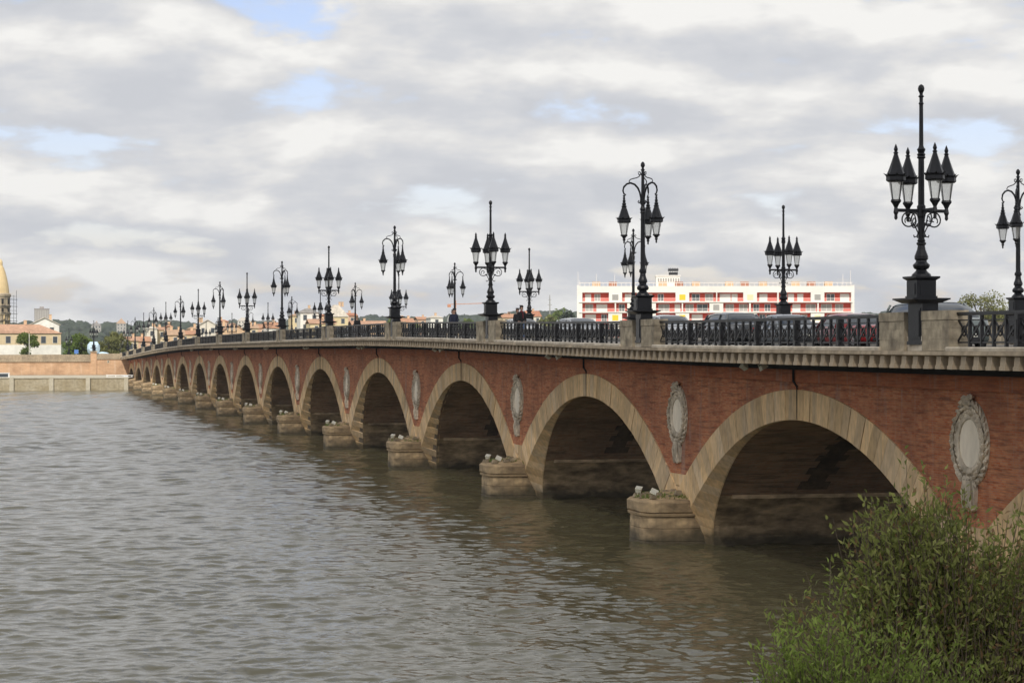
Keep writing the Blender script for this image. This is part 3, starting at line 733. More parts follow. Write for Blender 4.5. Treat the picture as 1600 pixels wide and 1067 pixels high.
# ------------------------------------------------------------------ railings between the pedestals
def railing(k, near, detail):
    """from pedestal k to k+1; detail 2 = every picket its own part, 1 = posts are parts, 0 = far"""
    s0 = LAMP_S[k] + PB if k in LAMP_S else S_START; s1 = LAMP_S[k+1] - PB
    x = -1.45 if near else W + 1.45
    root = empty('railing', (x, s0, 0))
    D = lambda y: deck(s0+y)
    L = s1-s0; nb = 6; bw = L/nb
    def longbar(b, z0, z1, w):
        n = 6; vs = []; fs = []
        for j in range(n+1):
            y = L*j/n; c = D(y); vs += [(-w/2, y, c+z0), (w/2, y, c+z0), (w/2, y, c+z1), (-w/2, y, c+z1)]
        for j in range(n):
            for q in range(4): fs.append((j*4+q, j*4+(q+1) % 4, (j+1)*4+(q+1) % 4, (j+1)*4+q))
        fs += [(0,1,2,3), tuple(n*4+q for q in (3,2,1,0))]
        return b.add(vs, fs)
    m = M['rail']
    b = MB(); longbar(b, .875, .935, .12); longbar(b, .84, .873, .07); b.build('top_rail', m, root)
    b = MB(); longbar(b, .10, .145, .05); b.build('bottom_rail', m, root)
    b = MB(); longbar(b, .70, .73, .035); b.build('middle_rail', m, root)
    jp = MB(); lat = MB(); far = MB()
    for q in range(nb+1):
        y = q*bw; y = min(max(y, .06), L-.06); c = D(y)
        if q not in (0, nb):
            pb = MB() if detail else far
            pb.box(-.095, .095, y-.10, y+.10, c+.004, c+.838); pb.box(-.11, .11, y-.115, y+.115, c+.004, c+.06); pb.box(-.065, -.0951-.012, y-.05, y+.05, c+.2, c+.7)
            if detail: pb.build('post', m, root)
        if q == nb: break
        for h in range(5):
            ya = q*bw + h*bw/5; yb = ya + bw/5; ca, cb = D(ya), D(yb)
            if h or q == 0:
                yy = max(ya, .05)
                pb = MB() if detail == 2 else jp
                pb.box(-.042, .042, yy-.042, yy+.042, ca+.004, ca+.838)
                if detail == 2: pb.build('picket', m, root)
            lat.bar((.014, ya, ca+.15), (.014, yb, cb+.70), .026, .062); lat.bar((-.014, ya, ca+.70), (-.014, yb, cb+.15), .026, .062)
            ym = (ya+yb)/2; cm = (ca+cb)/2
            lat.tube([(0, ym+.13*math.cos(t), cm+.425+.13*math.sin(t)) for t in [R(30*j) for j in range(13)]], .026, 4)
    if jp.v: tag(jp.build('pickets', m, root), kind='stuff')
    if far.v: tag(far.build('posts', m, root), kind='stuff')
    tag(lat.build('lattice', m, root), kind='stuff')
    kinds = ('four-lantern', 'three-lantern')
    a = kinds[(k+1) % 2]; c = kinds[k % 2]
    n = ORD[k+1]
    if near: lab = 'black iron lattice railing, %s section from the right along the near parapet' % n
    else: lab = 'black iron lattice railing, %s section from the right along the far parapet' % n
    tag(root, lab, 'railing', 'iron railing sections between the stone parapet blocks')
for k in range(-1, 15):
    if True:
        railing(k, True, 2 if k in (-1, 0, 1, 2) else 1 if k < 9 else 0)
        railing(k, False, 0)

# ------------------------------------------------------------------ floodlights
def floodlight(loc, rot, lab, grp, size=1.0):
    root = empty('floodlight', loc); root.rotation_euler = rot; root.scale = (size,)*3
    b = MB(); b.frustum(0, 0, .17, .14, -.10, .20, .17, .12); b.box(-.21, .21, -.18, .18, .121, .15); b.build('housing', M['flood'], root)
    b = MB(); b.box(-.17, .17, -.14, .14, .152, .158); b.build('lens', M['lens'], root)
    b = MB(); b.bar((-.215, 0, .02), (-.215, 0, -.20), .03); b.bar((.215, 0, .02), (.215, 0, -.20), .03); b.bar((-.23, 0, -.20), (.23, 0, -.20), .03, .05); b.build('bracket', M['flood'], root)
    tag(root, lab, 'floodlight', grp)
for k in range(1, 12):
    p = PIER[k]; z = 1.93; n = ORD[k-1]
    floodlight((-1.5, p+0.5, z+.12), (R(8), R(-20), R(60)), 'upright cream floodlight at the river tip of the %s cutwater from the right' % n, 'floodlights on the cutwaters', .72)
    floodlight((-1.15, p-0.45, z+.06), (R(55), R(25), R(-15)), 'tipped cream floodlight by rubble, the inner one on the %s cutwater from the right' % n, 'floodlights on the cutwaters', .72)
for k in range(0, 9):
    a = ARCH[k+1]
    for h, dy in enumerate((2.1, 4.1)):
        s = a.c + dy - (0 if k else 0.9)
        floodlight((-0.85, s, deck(s)-.72), (R(160), R(30 if h else -25), R(15)), 'small pale floodlight under the cornice, %s one above the %s arch from the right' % ('left' if h else 'right', ORD[k+1]), 'floodlights under the cornice', 0.62)

# ------------------------------------------------------------------ cars queueing on the bridge (noses towards us)
def paint(name, col, metal=0.0, rough=0.25):
    m = bpy.data.materials.new(name); m.use_nodes = True; b = m.node_tree.nodes['Principled BSDF']
    b.inputs['Roughness'].default_value = rough; b.inputs['Metallic'].default_value = metal; b.inputs['Coat Weight'].default_value = 0.6; b.inputs['Coat Roughness'].default_value = 0.06
    nz = N(m.node_tree, 'ShaderNodeTexNoise', Scale=2.2, Detail=4.0); mx = N(m.node_tree, 'ShaderNodeMix', data_type='RGBA')
    m.node_tree.links.new(nz.outputs[0], mx.inputs[0]); mx.inputs[6].default_value = (*[c*.85 for c in col], 1); mx.inputs[7].default_value = (*[min(1, c*1.12) for c in col], 1)
    m.node_tree.links.new(mx.outputs[2], b.inputs['Base Color']); return m
M['tyre'] = mat('tyre rubber', (0.02, 0.02, 0.02), 0.9); M['rim'] = mat('alloy rim', (0.45, 0.45, 0.46), 0.35, metal=0.8)
M['lamp_glass'] = mat('clear lamp glass', (0.62, 0.64, 0.66), 0.12, spec=0.7); M['tail'] = mat('red lamp lens', (0.35, 0.01, 0.01), 0.2)
M['trim'] = mat('black car trim', (0.02, 0.02, 0.022), 0.55); M['plate'] = mat('number plate', (0.75, 0.74, 0.66), 0.5)
def car(loc, col, lab, length=4.3, height=1.45, width=1.75, style='hatch', name='parked_car', metal=0.3):
    root = empty('car', loc)
    Lh = length; H = height; hw = width/2
    # side profile stations: y from nose (0) to tail (L): sill, belt height, half width
    belt = 0.62*H
    body = MB(); vs = []; fs = []
    st = [(0.0, .34, .50, .70), (.04, .24, .60, .86), (.14, .20, .64, .96), (.27, .20, .615 + .02, 1.0), (.34, .20, belt/H*1.0, 1.0), (.60, .20, belt/H*1.02, 1.0), (.84, .20, belt/H*1.06, .99), (.95, .24, belt/H*1.06, .93), (1.0, .34, .56, .84)]
    for (t, z0, z1, w) in st:
        y = t*Lh; zb, zt, x = z0, z1*H, hw*w
        zm = zb + (zt-zb)*.55
        vs += [(-x*.90, y, zb), (-x, y, zb+.12), (-x*1.0, y, zm), (-x*.93, y, zt-.03), (-x*.80, y, zt+.02), (0, y, zt+.045), (x*.80, y, zt+.02), (x*.93, y, zt-.03), (x, y, zm), (x, y, zb+.12), (x*.90, y, zb)]
    k = 11
    for j in range(len(st)-1):
        for q in range(k): fs.append((j*k+q, j*k+(q+1) % k, (j+1)*k+(q+1) % k, (j+1)*k+q))
    fs += [tuple(range(k)), tuple((len(st)-1)*k + q for q in range(k-1, -1, -1))]
    body.add(vs, fs); body.build('body', col, root, smooth=True)
    r1 = {'hatch': (.86, .97), 'sedan': (.72, .88), 'suv': (.90, .985), 'mpv': (.93, .99)}[style]
    f0, f1 = {'hatch': (.25, .42), 'sedan': (.27, .43), 'suv': (.26, .40), 'mpv': (.16, .36)}[style]
    zb = belt - .02
    kt = np.array([f0, f0*.45+f1*.55, f1, (f1*.6+r1[0]*.4), (f1*.3+r1[0]*.7), r1[0], r1[1]]); kz = np.array([belt+.02, belt+(H-belt)*.66, H-.055, H, H-.01, H-.075, belt*1.05])
    ts = np.linspace(f0, r1[1], 25); zs_ = np.interp(ts, kt, kz); zs_ = np.convolve(np.pad(zs_, 2, 'edge'), np.array([.1, .2, .4, .2, .1]), 'valid')
    def section(t, z, grow=0.0):
        f = (z-belt)/(H-belt); x = hw*(.93 - .21*max(0, f)) + grow; z += grow
        return [(-hw*.93-grow, t*Lh, zb), (-x, t*Lh, max(zb, z-.09)), (-x*.90, t*Lh, max(zb, z-.025)), (-x*.5, t*Lh, z), (x*.5, t*Lh, z), (x*.90, t*Lh, max(zb, z-.025)), (x, t*Lh, max(zb, z-.09)), (hw*.93+grow, t*Lh, zb)]
    gl = MB(); vs = []; fs = []
    for t, z in zip(ts, zs_): vs += section(t, z)
    for j in range(len(ts)-1):
        for q in range(7): fs.append((j*8+q, j*8+q+1, (j+1)*8+q+1, (j+1)*8+q))
    fs += [tuple(range(8)), tuple((len(ts)-1)*8+q for q in range(7, -1, -1))]
    gl.add(vs, fs); gl.build('window', M['window_glass'], root, smooth=True)
    rf = MB(); vs = []; fs = []; sel = [(t, z) for t, z in zip(ts, zs_) if f1-.01 <= t <= r1[0]+.015]
    for t, z in sel: vs += section(t, z, .012)[1:7]
    for j in range(len(sel)-1):
        for q in range(5): fs.append((j*6+q, j*6+q+1, (j+1)*6+q+1, (j+1)*6+q))
    rf.add(vs, fs)
    for sg in (-1, 1):
        for (ya, yb) in ((f0+.01, f1), (.57, .56), (r1[1]-.005, r1[0])):
            rf.bar((sg*hw*.94, ya*Lh, zb), (sg*hw*.745, yb*Lh, H-.10), .075, .05)
    rf.build('roof', col, root, smooth=True)
    for sg in (-1, 1):
        for yw in (.18, .81):
            wm = MB(); vs = []; R_ = .31 if style != 'suv' else .36
            prof = [(R_*.62, -.10), (R_*.94, -.10), (R_, -.07), (R_, .07), (R_*.94, .10), (R_*.62, .10)]
            nn = 16; m_ = len(prof)
            for q in range(nn):
                a = 2*math.pi*q/nn; vs += [(p[1], p[0]*math.cos(a), p[0]*math.sin(a)) for p in prof]
            fs = [(q*m_+p, q*m_+p+1, ((q+1) % nn)*m_+p+1, ((q+1) % nn)*m_+p) for q in range(nn) for p in range(m_-1)]
            wm.add(vs, fs); w = wm.build('wheel', M['tyre'], root, (sg*(hw-.09), yw*Lh, R_))
            rm = MB()
            for q in range(7):
                a = 2*math.pi*q/7; rm.bar((sg*.06, .05*math.cos(a), .05*math.sin(a)), (sg*.06, R_*.62*math.cos(a), R_*.62*math.sin(a)), .06)
            rm.build('rim', M['rim'], w)
        b = MB(); b.add([(sg*hw*.42, .02*Lh, .52*H), (sg*hw*.86, .055*Lh, .52*H), (sg*hw*.88, .075*Lh, .60*H), (sg*hw*.46, .045*Lh, .585*H), (sg*hw*.42, .12*Lh, .52*H), (sg*hw*.8, .12*Lh, .52*H), (sg*hw*.8, .12*Lh, .60*H), (sg*hw*.46, .12*Lh, .585*H)], [(0,1,2,3),(7,6,5,4),(0,4,5,1),(1,5,6,2),(2,6,7,3),(3,7,4,0)]); b.build('headlight', M['lamp_glass'], root)
        b = MB(); b.box(min(sg*hw*.70, sg*hw*.92), max(sg*hw*.70, sg*hw*.92), .955*Lh, .992*Lh, .50*H, .62*H); b.build('tail_light', M['tail'], root)
        b = MB(); b.frustum(sg*(hw*.93+.09), f0*Lh+.32, .09, .05, zb-.02, .07, .035, zb+.12); b.build('mirror', col, root)
    b = MB(); b.box(-hw*.5, hw*.5, -.012, .10, .30, .42); b.build('grille', M['trim'], root)
    b = MB(); b.box(-.26, .26, -.025, -.013, .44, .55); b.build('number_plate', M['plate'], root)
    return tag(root, lab, 'car', 'cars queueing across the bridge')
def lane(s): return deck(s) - .138
CARS = [  # nose position along the bridge, colour, ...
    (-3.2, (0.16, 0.19, 0.18), 'grey green people carrier behind the nearest four-lantern lamp', 5.6, 1.70, 1.85, 'mpv', 0.4),
    (4.3, (0.30, 0.012, 0.015), 'bright red hatchback behind the railing, left of the nearest lamp', 5.0, 1.36, 1.72, 'hatch', 0.1),
    (12.2, (0.20, 0.22, 0.24), 'mid grey saloon queueing directly behind the red car', 4.7, 1.37, 1.72, 'sedan', 0.5),
    (18.4, (0.022, 0.026, 0.030), 'black off-roader with a high roof behind the railing', 5.3, 1.50, 1.80, 'suv', 0.3),
    (29.0, (0.55, 0.57, 0.60), 'silver hatchback behind the parapet blocks of the nearest hooked lamp', 4.6, 1.42, 1.72, 'hatch', 0.6),
    (46.5, (0.50, 0.52, 0.54), 'pale silver estate car, roof just above the railing left of the white apartment block', 5.0, 1.32, 1.75, 'mpv', 0.5),
    (60.5, (0.75, 0.76, 0.76), 'white car behind the railing under the second far-side cluster lamp', 4.8, 1.32, 1.75, 'hatch', 0.0),
    (128.0, (0.06, 0.07, 0.08), 'dark car far along the bridge left of the fourth near lamp', 4.5, 1.50, 1.75, 'hatch', 0.4),
    (142.0, (0.14, 0.18, 0.17), 'greenish grey car behind the dark one far along the bridge', 4.5, 1.50, 1.75, 'sedan', 0.4),
]
for (y, c, lab, L_, H_, W_, stl, me_) in CARS:
    car((4.9, y, lane(y+2)), paint('car paint ' + lab.split()[0], c, me_*0.6), lab, L_, H_, W_, stl)

# ------------------------------------------------------------------ people
M['skin'] = mat('skin', (0.42, 0.25, 0.18), 0.6, 0.05); M['hair'] = mat('dark hair', (0.03, 0.022, 0.018), 0.7, 0.2); M['shoe'] = mat('shoe', (0.5, 0.5, 0.5), 0.6)
def skinned(name, pts, edges, m, parent, root_i=0, sub=1):
    me = bpy.data.meshes.new(name); me.from_pydata([p[:3] for p in pts], edges, [])
    o = bpy.data.objects.new(name, me); COL.objects.link(o)
    md = o.modifiers.new('skin', 'SKIN'); md.use_smooth_shade = True
    sv = me.skin_vertices[0].data
    for i, p in enumerate(pts): sv[i].radius = (p[3], p[4] if len(p) > 4 else p[3]); sv[i].use_root = (i == root_i)
    s = o.modifiers.new('sub', 'SUBSURF'); s.levels = sub; s.render_levels = sub
    dg = bpy.context.evaluated_depsgraph_get(); out = bpy.data.meshes.new_from_object(o.evaluated_get(dg))
    out.name = name; out.materials.clear(); out.materials.append(m)
    bpy.data.objects.remove(o); bpy.data.meshes.remove(me)
    return put(name, out, parent)
def person(loc, rz, lab, coat, legs, h=1.74, stride=0.22, hair=None, shirt_len=0.0, group='people walking on the near pavement'):
    root = empty('person', loc, R(rz)); k = h/1.75
    S = lambda *p: tuple(q*k for q in p)
    st = stride
    # bare body: head, neck, hands, with torso and limbs inside the clothes
    pts = [S(0, 0, .95, .11, .09), S(0, 0, 1.15, .10, .085), S(0, 0.01, 1.36, .12, .09), S(0, 0.01, 1.47, .055), S(0, .02, 1.545, .055), S(0, .03, 1.60, .078, .092), S(0, .025, 1.68, .082, .098), S(0, .02, 1.735, .055, .07),
           S(-.17, 0, 1.40, .05), S(-.22, -.05*st/.2, 1.14, .04), S(-.21, .06, .92, .032), S(-.205, .09, .84, .036, .02), S(.17, 0, 1.40, .05), S(.22, .05, 1.14, .04), S(.21, .16, .93, .032), S(.205, .2, .86, .036, .02),
           S(-.09, 0, .90, .08), S(-.09, st*.6, .50, .055), S(-.09, st*.9, .09, .035), S(-.09, st*.9+.13, .035, .03), S(.09, 0, .90, .08), S(.09, -st*.3, .50, .055), S(.09, -st*1.1, .12, .035), S(.09, -st*1.1+.11, .035, .03)]
    ed = [(0,1),(1,2),(2,3),(3,4),(4,5),(5,6),(6,7),(2,8),(8,9),(9,10),(10,11),(2,12),(12,13),(13,14),(14,15),(0,16),(16,17),(17,18),(18,19),(0,20),(20,21),(21,22),(22,23)]
    skinned('body', pts, ed, M['skin'], root)
    g = .018
    skinned('jacket', [(*p[:3], *(q+g*1.3 for q in p[3:])) for p in [S(0, 0, .88, .15, .11), S(0, 0, 1.12, .14, .105), S(0, .01, 1.36, .15, .105), S(0, .01, 1.45, .07), S(-.18, 0, 1.40, .062), S(-.225, -.05*st/.2, 1.14, .05), S(-.212, .055, .94, .042), S(.18, 0, 1.40, .062), S(.225, .05, 1.14, .05), S(.212, .15, .95, .042)]],
            [(0,1),(1,2),(2,3),(2,4),(4,5),(5,6),(2,7),(7,8),(8,9)], coat, root)
    skinned('trousers', [(*p[:3], *(q+g for q in p[3:])) for p in [S(0, 0, .95, .12, .10), S(-.09, 0, .86, .085), S(-.09, st*.6, .50, .062), S(-.09, st*.9, .09, .05), S(.09, 0, .86, .085), S(.09, -st*.3, .50, .062), S(.09, -st*1.1, .13, .05)]],
            [(0,1),(1,2),(2,3),(0,4),(4,5),(5,6)], legs, root)
    skinned('hair', [(*p[:3], *p[3:]) for p in [S(0, -.015, 1.70, .088, .10), S(0, -.05, 1.62, .075, .06), S(0, .01, 1.755, .06, .07)]], [(0,1),(0,2)], hair or M['hair'], root)
    for sg in (-1, 1):
        b = MB(); b.lathe([(.004, -.012), (.012, -.006), (.012, .006), (.004, .012)], 6); b.build('eye', M['dark'], root, S(sg*.032, .118, 1.64))
        b = MB(); b.box(-.045, .045, -.09, .15, 0, .085); b.build('shoe', M['shoe'], root, S(sg*.09, (st*.9 if sg < 0 else -st*1.1), .0))
        b = MB(); b.frustum(sg*.088, .01, .012, .022, 1.60, .012, .016, 1.665); b.build('ear', M['skin'], root)
    b = MB(); b.frustum(0, .128, .016, .02, 1.585, .008, .008, 1.635); b.build('nose', M['skin'], root)
    b = MB(); b.box(-.025, .025, .108, .124, 1.562, 1.570); b.build('mouth', M['tail'], root)
    return tag(root, lab, 'person', group)
def cloth(n, c): return mat(n, c, 0.9, 0.15, bscale=12)
navy, black, grey, maroon, denim, beige = cloth('navy cloth', (.02, .025, .05)), cloth('black cloth', (.015, .015, .017)), cloth('grey cloth', (.16, .16, .17)), cloth('maroon cloth', (.14, .02, .03)), cloth('denim', (.07, .11, .2)), cloth('beige cloth', (.4, .33, .25))
M['blond'] = mat('fair hair', (.3, .2, .1), .7)
PEOPLE = [(1.2, 66.5, 180, 'person in black jacket carrying a pale bag, left walker of the pair by the railing', black, denim, 1.70),
          (0.7, 63.6, 175, 'person with dark hair in a navy coat, right walker of the pair by the railing', navy, black, 1.75),
          (1.3, 48.6, 180, 'person in a dark coat just right of the second near four-lantern lamp', black, grey, 1.66),
          (0.6, 44.6, 185, 'person in a black jacket with a maroon scarf walking behind the railing', black, denim, 1.78),
          (0.9, 104.0, 170, 'fair-haired person in a black jacket far along the bridge by the railing', black, grey, 1.75),
          (9.8+2.3, 1.0, 0, 'person in jeans walking beyond the road right of the nearest stone blocks', navy, denim, 1.76)]
for (x, y, rz, lab, c, l, h) in PEOPLE:
    p_ = person((x, y, deck(y)-.015), rz, lab, c, l, h, 0.2, M['blond'] if 'fair' in lab else None)
    if 'pale bag' in lab:
        bg_ = empty('bag', (x-.36, y-.1, deck(y)+.55), label='pale shoulder bag carried by the left walker of the pair', cat='bag')
        b = MB(); b.frustum(0, 0, .07, .2, 0, .05, .17, .34); b.build('pouch', M['white_paint'], bg_)
        b = MB(); b.tube([(0, -.14, .34), (0.02, -.08, .62), (.1, 0, .83), (.02, .08, .62), (0, .14, .34)], .015, 5); b.build('strap', M['white_paint'], bg_)
    if 'maroon scarf' in lab:
        b = MB(); b.lathe([(.09, 1.44), (.11, 1.48), (.10, 1.53), (.075, 1.55)], 10); b.bar((-.03, .14, 1.47), (-.05, .155, 1.15), .09, .03); b.build('scarf', maroon, p_)

# ------------------------------------------------------------------ river, banks, hills
def plane_grid(name, x0, x1, y0, y1, nx, ny, fz, m):
    X, Y = np.meshgrid(np.linspace(x0, x1, nx), np.linspace(y0, y1, ny)); Z = fz(X, Y)
    V = np.stack([X, Y, Z], -1).reshape(-1, 3); i = np.arange(nx*ny).reshape(ny, nx)
    F = np.stack([i[:-1, :-1], i[:-1, 1:], i[1:, 1:], i[1:, :-1]], -1).reshape(-1, 4)
    return put(name, np_mesh(name, V, F, m, True))
tag(plane_grid('river_water', -3000, 3000, -140, 440, 2, 2, lambda X, Y: 0*X - .35, M['water']), kind='structure')
def river_waves():
    """chop on the stretch of river in view, finer near the viewer"""
    rn = np.random.RandomState(12); dth = .0016; th = R(12.8) + np.arange(-225, 226)*dth
    rad = [26.0]
    while rad[-1] < 520: rad.append(rad[-1] + max(.075, rad[-1]*.0014))
    rad = np.array(rad); A, Q = np.meshgrid(th, rad); X = CAM.x + Q*np.sin(A); Y = CAM.y + Q*np.cos(A)
    cell = np.maximum(Q*dth, np.maximum(.075, Q*.0014)); Z = np.zeros_like(X); var = np.zeros_like(X); tot = 0.0
    gust = .55 + .75*hash_noise(X, Y, 22, 3)*.6 + .5*hash_noise(X*.7+Y*.7, Y*.7-X*.7, 9, 5)*.8
    for k in range(106):
        lam = .21*math.exp(rn.rand()*math.log(6.5)) if k < 90 else 1.7*math.exp(rn.rand()*math.log(3.2)); d = R(205) + rn.normal()*.62; kx, ky = math.sin(d)*2*math.pi/lam, math.cos(d)*2*math.pi/lam
        sl = .0165*(lam/.8)**-.1 if k < 90 else .0125; amp = sl*lam/(2*math.pi); w = np.clip((lam/cell - 2.6)/2.5, 0, 1)
        ph = kx*X + ky*Y + rn.rand()*6.28 + 1.5*hash_noise(X, Y, lam*5, k)
        q = np.sin(ph); Z += amp*w*(q - .25*np.cos(2*ph)); var += (sl*w)**2; tot += sl*sl
    Z *= np.minimum(np.sqrt(tot/np.maximum(var, tot*.12)), 2.4)*gust
    n, m_ = X.shape; i = np.arange(n*m_).reshape(n, m_)
    F = np.stack([i[:-1, :-1], i[:-1, 1:], i[1:, 1:], i[1:, :-1]], -1).reshape(-1, 4); keep = (Y.ravel()[F] < 436).all(1)
    tag(put('river_water', np_mesh('river_water', np.stack([X, Y, Z], -1).reshape(-1, 3), F[keep], M['water'], True)), kind='structure')
river_waves()
# far bank: one sheet of ground out to the hills
RX = np.array([-900, -31.9, 20, 53, 86, 119, 146, 186, 206, 233, 302, 336, 371, 399, 422, 477, 516, 570, 620, 760, 913, 936, 1117, 2500])
RZ = np.array([38, 38, 40, 38, 37, 40, 39, 36, 40, 39, 38, 45, 43, 40, 44, 47, 50, 51, 44, 46, 51, 47, 45, 40])
def hill_z(X, Y):
    ridge = np.interp(X, RX, RZ) - 12.0
    t = np.clip((Y-1500)/700, 0, 1); t = t*t*(3-2*t)
    return 5.6 + (ridge-5.6)*t + 5*t*(hash_noise(X, Y, 140, 4)-.5) - np.clip((Y-2500)/1500, 0, 1)*20
M['hill'] = mat('hill meadow', (0.10, 0.125, 0.045), 0.95, 0.2, 0.006, (1, 1, 1), (0.045, 0.07, 0.025))
tag(plane_grid('far_bank', -3000, 4500, 432, 4000, 160, 120, hill_z, M['hill']), kind='structure')
# near bank, below and beside the camera
def near_z(X, Y):
    t = np.clip((-44-Y + (X+20)*0.12)/20, 0, 1)
    return -1.2 + 7.2*t + 0.25*(hash_noise(X, Y, 2.0, 9)-.5)
tag(plane_grid('near_bank', -80, -1.5, -140, -38, 80, 80, near_z, M['ground']), kind='structure')

# ---- foliage tools
def leaf_mat(name, a, b, trans=0.25, dead=None):
    m = bpy.data.materials.new(name); m.use_nodes = True; t = m.node_tree; t.nodes.clear(); o = N(t, 'ShaderNodeOutputMaterial')
    at = N(t, 'ShaderNodeAttribute', attribute_name='rnd'); mx = N(t, 'ShaderNodeMix', data_type='RGBA'); t.links.new(at.outputs['Fac'], mx.inputs[0]); mx.inputs[6].default_value = (*a, 1); mx.inputs[7].default_value = (*b, 1)
    if dead:
        gt = N(t, 'ShaderNodeMath', operation='GREATER_THAN'); gt.inputs[1].default_value = .91; t.links.new(at.outputs['Fac'], gt.inputs[0])
        m2 = N(t, 'ShaderNodeMix', data_type='RGBA'); t.links.new(gt.outputs[0], m2.inputs[0]); t.links.new(mx.outputs[2], m2.inputs[6]); m2.inputs[7].default_value = (*dead, 1); mx = m2
    d = N(t, 'ShaderNodeBsdfPrincipled', Roughness=0.6); d.inputs['Specular IOR Level'].default_value = 0.3; t.links.new(mx.outputs[2], d.inputs['Base Color'])
    tl = N(t, 'ShaderNodeBsdfTranslucent'); t.links.new(mx.outputs[2], tl.inputs[0])
    ms = N(t, 'ShaderNodeMixShader'); ms.inputs[0].default_value = trans; t.links.new(d.outputs[0], ms.inputs[1]); t.links.new(tl.outputs[0], ms.inputs[2]); t.links.new(ms.outputs[0], o.inputs[0])
    return m
def leaves_np(P, Dr, ln, wd, seed):
    """P (n,3) roots, Dr (n,3) directions: bent two-quad leaves -> V, F, rnd"""
    r = np.random.RandomState(seed); n = len(P)
    Dr = Dr/np.linalg.norm(Dr, axis=1, keepdims=True)
    up = r.normal(size=(n, 3)); S = np.cross(Dr, up); S /= np.linalg.norm(S, axis=1, keepdims=True)+1e-9; U = np.cross(S, Dr)
    L = (ln*(0.6+0.8*r.rand(n)))[:, None]; Wd = (wd*(0.7+0.6*r.rand(n)))[:, None]
    droop = U*L*0.18
    V = np.stack([P, P+Dr*L*.45-S*Wd/2+droop*.3, P+Dr*L*.45+S*Wd/2+droop*.3, P+Dr*L-droop], 1).reshape(-1, 3)
    i = np.arange(n)*4; F = np.stack([i, i+1, i+3, i+2], 1)
    return V, F, r.rand(n)
M['bark'] = mat('bark', (0.11, 0.085, 0.06), 0.9, 0.3)
def tree(name, loc, h, crown_w, lm, lab, seed, cat='tree', n=1500, trunk=0.28, leaf=0.55, group=None, zlow=0.25):
    r = random.Random(seed); rn = np.random.RandomState(seed)
    root = empty(name, loc, r.uniform(0, 6)); b = MB()
    b.tube([(0, 0, -.3), (r.uniform(-.1, .1), 0, h*.2), (r.uniform(-.2, .2), r.uniform(-.2, .2), h*.45), (0, 0, h*.8)], [h*.035, h*.027, h*.02, h*.006], 7)
    cl = []
    for k in range(15):
        t = r.uniform(zlow+.08, .92); a = r.uniform(0, 6.28); rr = crown_w/2*math.sin(math.pi*min(1, max(.12, (t-zlow)/(1.02-zlow))))**.7*r.uniform(.45, .95)
        p = (rr*math.cos(a), rr*math.sin(a), h*t); cl.append((p, r.uniform(.16, .30)*crown_w))
        b.tube([(0, 0, h*(t*.6)), (p[0]*.5, p[1]*.5, h*(t*.85)), p], [h*.012, h*.008, h*.003], 5)
    b.build('trunk', M['bark'], root)
    P = []
    for (p, q) in cl:
        m_ = n//len(cl); v = rn.normal(size=(m_, 3)); v /= np.linalg.norm(v, axis=1, keepdims=True); v *= (rn.rand(m_, 1)**.45)*q*np.array([1, 1, .75]); P.append(v+np.array(p))
    P = np.concatenate(P); D = rn.normal(size=P.shape)
    V, F, rv = leaves_np(P, D, leaf, leaf*.75, seed)
    tag(put('crown', np_mesh('crown', V, F, lm, False, rv), root), kind='stuff')
    return tag(root, lab, cat, group)
LM_WILLOW = leaf_mat('olive willow leaf', (0.135, 0.165, 0.038), (0.33, 0.35, 0.11), 0.5, (0.24, 0.15, 0.07))
LM_BRIGHT = leaf_mat('fresh green leaf', (0.10, 0.155, 0.028), (0.19, 0.27, 0.055), 0.35)
LM_FRESH = leaf_mat('yellow green shrub leaf', (0.15, 0.21, 0.036), (0.32, 0.41, 0.10), 0.5)
LM_TREE = leaf_mat('mid green leaf', (0.11, 0.16, 0.03), (0.19, 0.24, 0.055), 0.4)
LM_PALE = leaf_mat('pale yellow green leaf', (0.13, 0.14, 0.04), (0.21, 0.21, 0.07))
LM_DARK = leaf_mat('dark wood leaf', (0.022, 0.036, 0.020), (0.045, 0.062, 0.032), 0.1)

# wooded slope far off: one mass of crowns
def far_wood():
    rn = np.random.RandomState(11); bm = bmesh.new(); bmesh.ops.create_icosphere(bm, subdivisions=2, radius=1.0)
    bv = np.array([v.co for v in bm.verts]); bf = np.array([[v.index for v in f.verts] for f in bm.faces]); bm.free()
    Vs, Fs, Rs = [], [], []; off = 0
    n = 3300
    X = rn.uniform(-120, 1350, n); Y = 1720 + 620*rn.rand(n)
    keep = ~((hash_noise(X, Y, 60, 21) < .38) & (Y < 2080))
    X, Y = X[keep], Y[keep]; Z = hill_z(X, Y)
    for x, y, z in zip(X, Y, Z):
        w = rn.uniform(5, 11); hh = rn.uniform(4.0, 7.0); j = 1 + 0.13*rn.normal(size=(len(bv), 1))
        Vs.append(bv*j*np.array([w, w, hh]) + np.array([x, y, z+hh*.7])); Fs.append(bf+off); off += len(bv); Rs.append(np.full(len(bf), rn.rand()) + rn.rand(len(bf))*.3)
    tag(put('far_wood', np_mesh('far_wood', np.concatenate(Vs), np.concatenate(Fs), LM_DARK, False, np.concatenate(Rs)), None), 'dark wooded hillside closing the view behind the town', 'woodland', None, 'stuff')
far_wood()
# pale villas, a block and masts on and before the hill

